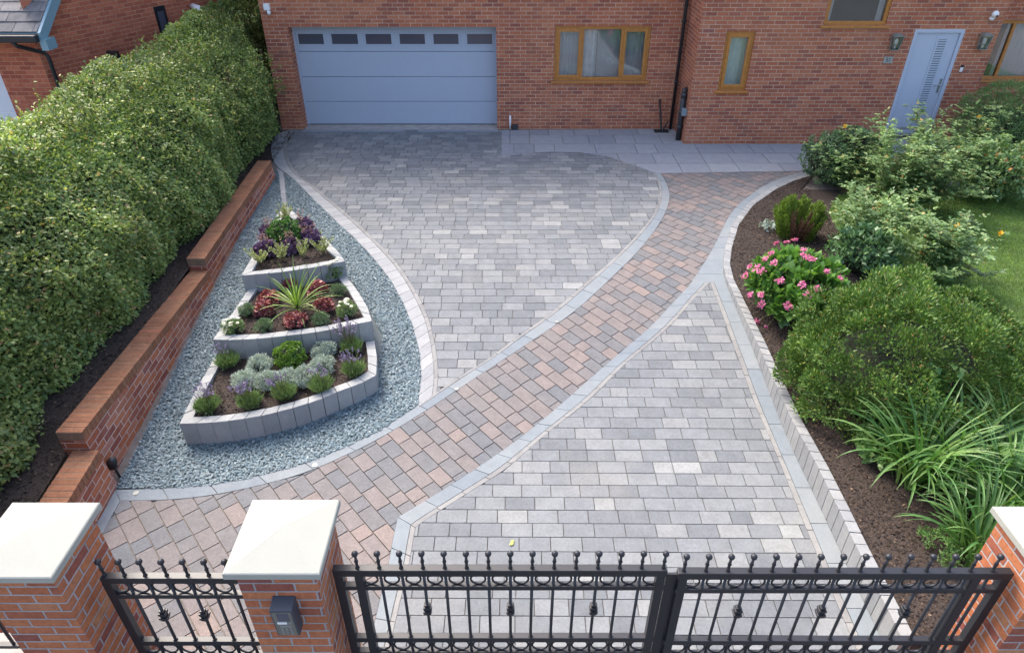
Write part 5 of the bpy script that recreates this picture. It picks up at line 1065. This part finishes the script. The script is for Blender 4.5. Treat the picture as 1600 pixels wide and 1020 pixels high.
# roses: arching canes carrying leaflets
def rosebush(base, lab, canes, spread, hmin, hmax, nl, seed, lean=(0, 0), flowers=0, L=.062, bias=None):
    random.seed(seed); c = Vector(base); r = empty('rose_bush', c, lab, 'rose', 'roses in the bed'); m = MB(); Q = []
    ends = []
    for i in range(canes):
        a = random.uniform(0, 2*PI); s = random.uniform(.1, 1)*spread; h = random.uniform(hmin, hmax); e = Vector((math.cos(a)*s+lean[0], math.sin(a)*s+lean[1], h)); b = c+Vector((random.uniform(-.12, .12), random.uniform(-.12, .12), 0)); mid = b+Vector((e.x*.35, e.y*.35, h*.65))
        pts = [b*((1-t)**2)+mid*(2*t*(1-t))+(c+e)*(t*t) for t in [k/8 for k in range(9)]]; m.tube(pts, [.006-.0045*k/8 for k in range(9)], 5, cap=False); pn = np.array([list(q) for q in pts]); ends.append(pts[-1])
        n = int(nl*random.uniform(.7, 1.2)); t = 8*(.22+.78*RNG.random(n)); k = np.minimum(t.astype(int), 7); f_ = (t-k)[:, None]; P0 = pn[k]*(1-f_)+pn[k+1]*f_
        out = randu(n); out[:, 2] = np.abs(out[:, 2])*.4; out = nrm(out); ln = .05+.13*RNG.random((n, 1))
        for j in range(5):
            tt = [.5, .5, .75, .75, 1][j]; sd_ = [1, -1, 1, -1, 0][j]; S = nrm(np.cross(out, np.tile([0, 0, 1.], (n, 1)))); D = nrm(out*.7+S*sd_*.8+np.array([0, 0, -.15])+randu(n)*.15)
            Q.append(leaves(P0+out*ln*tt, D, np.array([0, 0, 1.])+randu(n)*.45, L*(.7+.5*RNG.random(n)), L*.62, .14))
    m.build('canes', M['stem'], r); fastmesh('foliage', np.concatenate(Q), M['rose'], r)
    for i in range(flowers):
        p_ = ends[i]; k = 26; F = leaves(np.array(list(p_))+randu(k)*.012, nrm(randu(k)+np.array([0, 0, .4])), randu(k), .04, .034); fastmesh('flower', F, M['yellowflower'], r)
rosebush((6.35, 10.6, .0), 'large loose rose bush spreading over the lawn edge, with leafy arching canes', 74, 1.15, .45, 1.55, 48, 11, lean=(.25, 0))
rosebush((5.35, 9.3, .0), 'rose bush with dull green leaves behind the big conifer and left of the lawn', 34, .75, .35, .95, 44, 12)
rosebush((5.95, 11.45, .0), 'rose bush with pale shoots standing in front of the clipped dark shrub', 26, .85, .5, 1.25, 34, 13, flowers=1)
rosebush((7.75, 11.7, .0), 'rose bush nearest the front door, with tall shoots reaching across it', 40, .9, .5, 1.5, 40, 14, flowers=1)
rosebush((5.9, 8.4, .0), 'rose bush on the lawn side of the big conifer with a few yellowed blooms', 34, .8, .35, 1.0, 42, 15, flowers=2)
p, = [Vector((5.0, 8.65, 0))]; r = empty('broad_leaved_plant', p, 'dull green broad leaved shrub between the hydrangea and the roses', 'shrub')
Q, _ = clumps((p.x, p.y, .3), (.5, .45, .35), 60, .11, 1500, .085, .045, zmin=-.3, up=.7); fastmesh('foliage', Q, M['broad'], r); ellipsoid((p.x, p.y, .2), (.36, .32, .24), M['core'], 'inner_stems', r)
# strap leaved clumps
random.seed(21)
def strap(x, y, n, L0, L1, lab, W=.036):
    z = soilz(x, y); r = empty('day_lily', (x, y, z), lab, 'plant', 'strap leaved clumps'); m = MB()
    for i in range(int(n*2.0)):
        a = random.uniform(0, 2*PI); rr = random.uniform(0, .17); ribbon(m, (x+math.cos(a)*rr, y+math.sin(a)*rr, z-.01), a+random.uniform(-.5, .5), random.uniform(1.1, 1.52), random.uniform(L0, L1)*1.28, W*random.uniform(.7, 1.15), random.uniform(.8, 2.6), K=11, twist=random.uniform(-.4, .4))
    m.build('leaves', M['lily'], r)
strap(3.82, 4.62, 62, .5, .85, 'strap leaved clump nearest the kerb, with leaves arching over the bark')
strap(4.25, 4.75, 66, .55, .9, 'strap leaved clump just behind the first, beside the conifer')
strap(4.75, 4.65, 60, .55, .95, 'strap leaved clump at the right edge in front of the conifer')
strap(4.35, 4.15, 56, .5, .85, 'strap leaved clump behind the right hand pillar')
strap(3.95, 3.75, 44, .4, .7, 'strap leaved clump close to the right hand gate leaf')
strap(4.9, 4.0, 50, .5, .9, 'strap leaved clump at the right edge behind the pillar cap')
def cover(x, y, Rx, Ry, h, n, mat, lab, L=.04, W=.03, name='ground_cover_plant'):
    z = soilz(x, y); r = empty(name, (x, y, z), lab, 'plant'); Q, _ = clumps((x, y, z+h*.35), (Rx, Ry, h*.6), 40, .07, n, L, W, up=1., zmin=-.1); fastmesh('foliage', Q, M[mat], r)
cover(3.72, 4.95, .3, .3, .26, 1300, 'groundcover', 'leafy ground cover between the bark and the strap leaves', .06, .05)
cover(3.92, 3.78, .42, .4, .2, 2600, 'groundcover', 'small leaved ground cover behind the right hand gate leaf', .035, .014)
cover(4.5, 4.4, .6, .5, .3, 2200, 'groundcover', 'leafy undergrowth below the strap leaves', .05, .035)
# bindweed climbing over the conifer
r = empty('bindweed', (4.85, 5.3, .6), 'pale heart shaped bindweed leaves climbing on the front of the spreading conifer', 'climber'); P = []
for u, v in [(1455, 565), (1463, 572), (1458, 590), (1490, 568), (1500, 573), (1495, 580), (1453, 600), (1562, 480), (1575, 555)]:
    e_ = Vector((4.27, 5.95, .24)); dv_ = Vector(_ray(u, v)).normalized(); R3 = (1.2, 1.12, .76); o_ = Vector((0, 0, CAM_H)); dd = Vector((dv_.x/R3[0], dv_.y/R3[1], dv_.z/R3[2])); oo = Vector(((o_.x-e_.x)/R3[0], (o_.y-e_.y)/R3[1], (o_.z-e_.z)/R3[2])); A_, B_, C_ = dd.dot(dd), 2*dd.dot(oo), oo.dot(oo)-1; ds_ = max(0, B_*B_-4*A_*C_); h = o_+dv_*((-B_-math.sqrt(ds_))/(2*A_)); P.append(list(h))
P = np.array(P); fastmesh('leaves', leaves(P, nrm(randu(len(P))*.5+np.array([0, -.8, -.3])), nrm(randu(len(P))*.2+np.array([0, -.5, 1])), .09, .075), M['groundcover'], r)
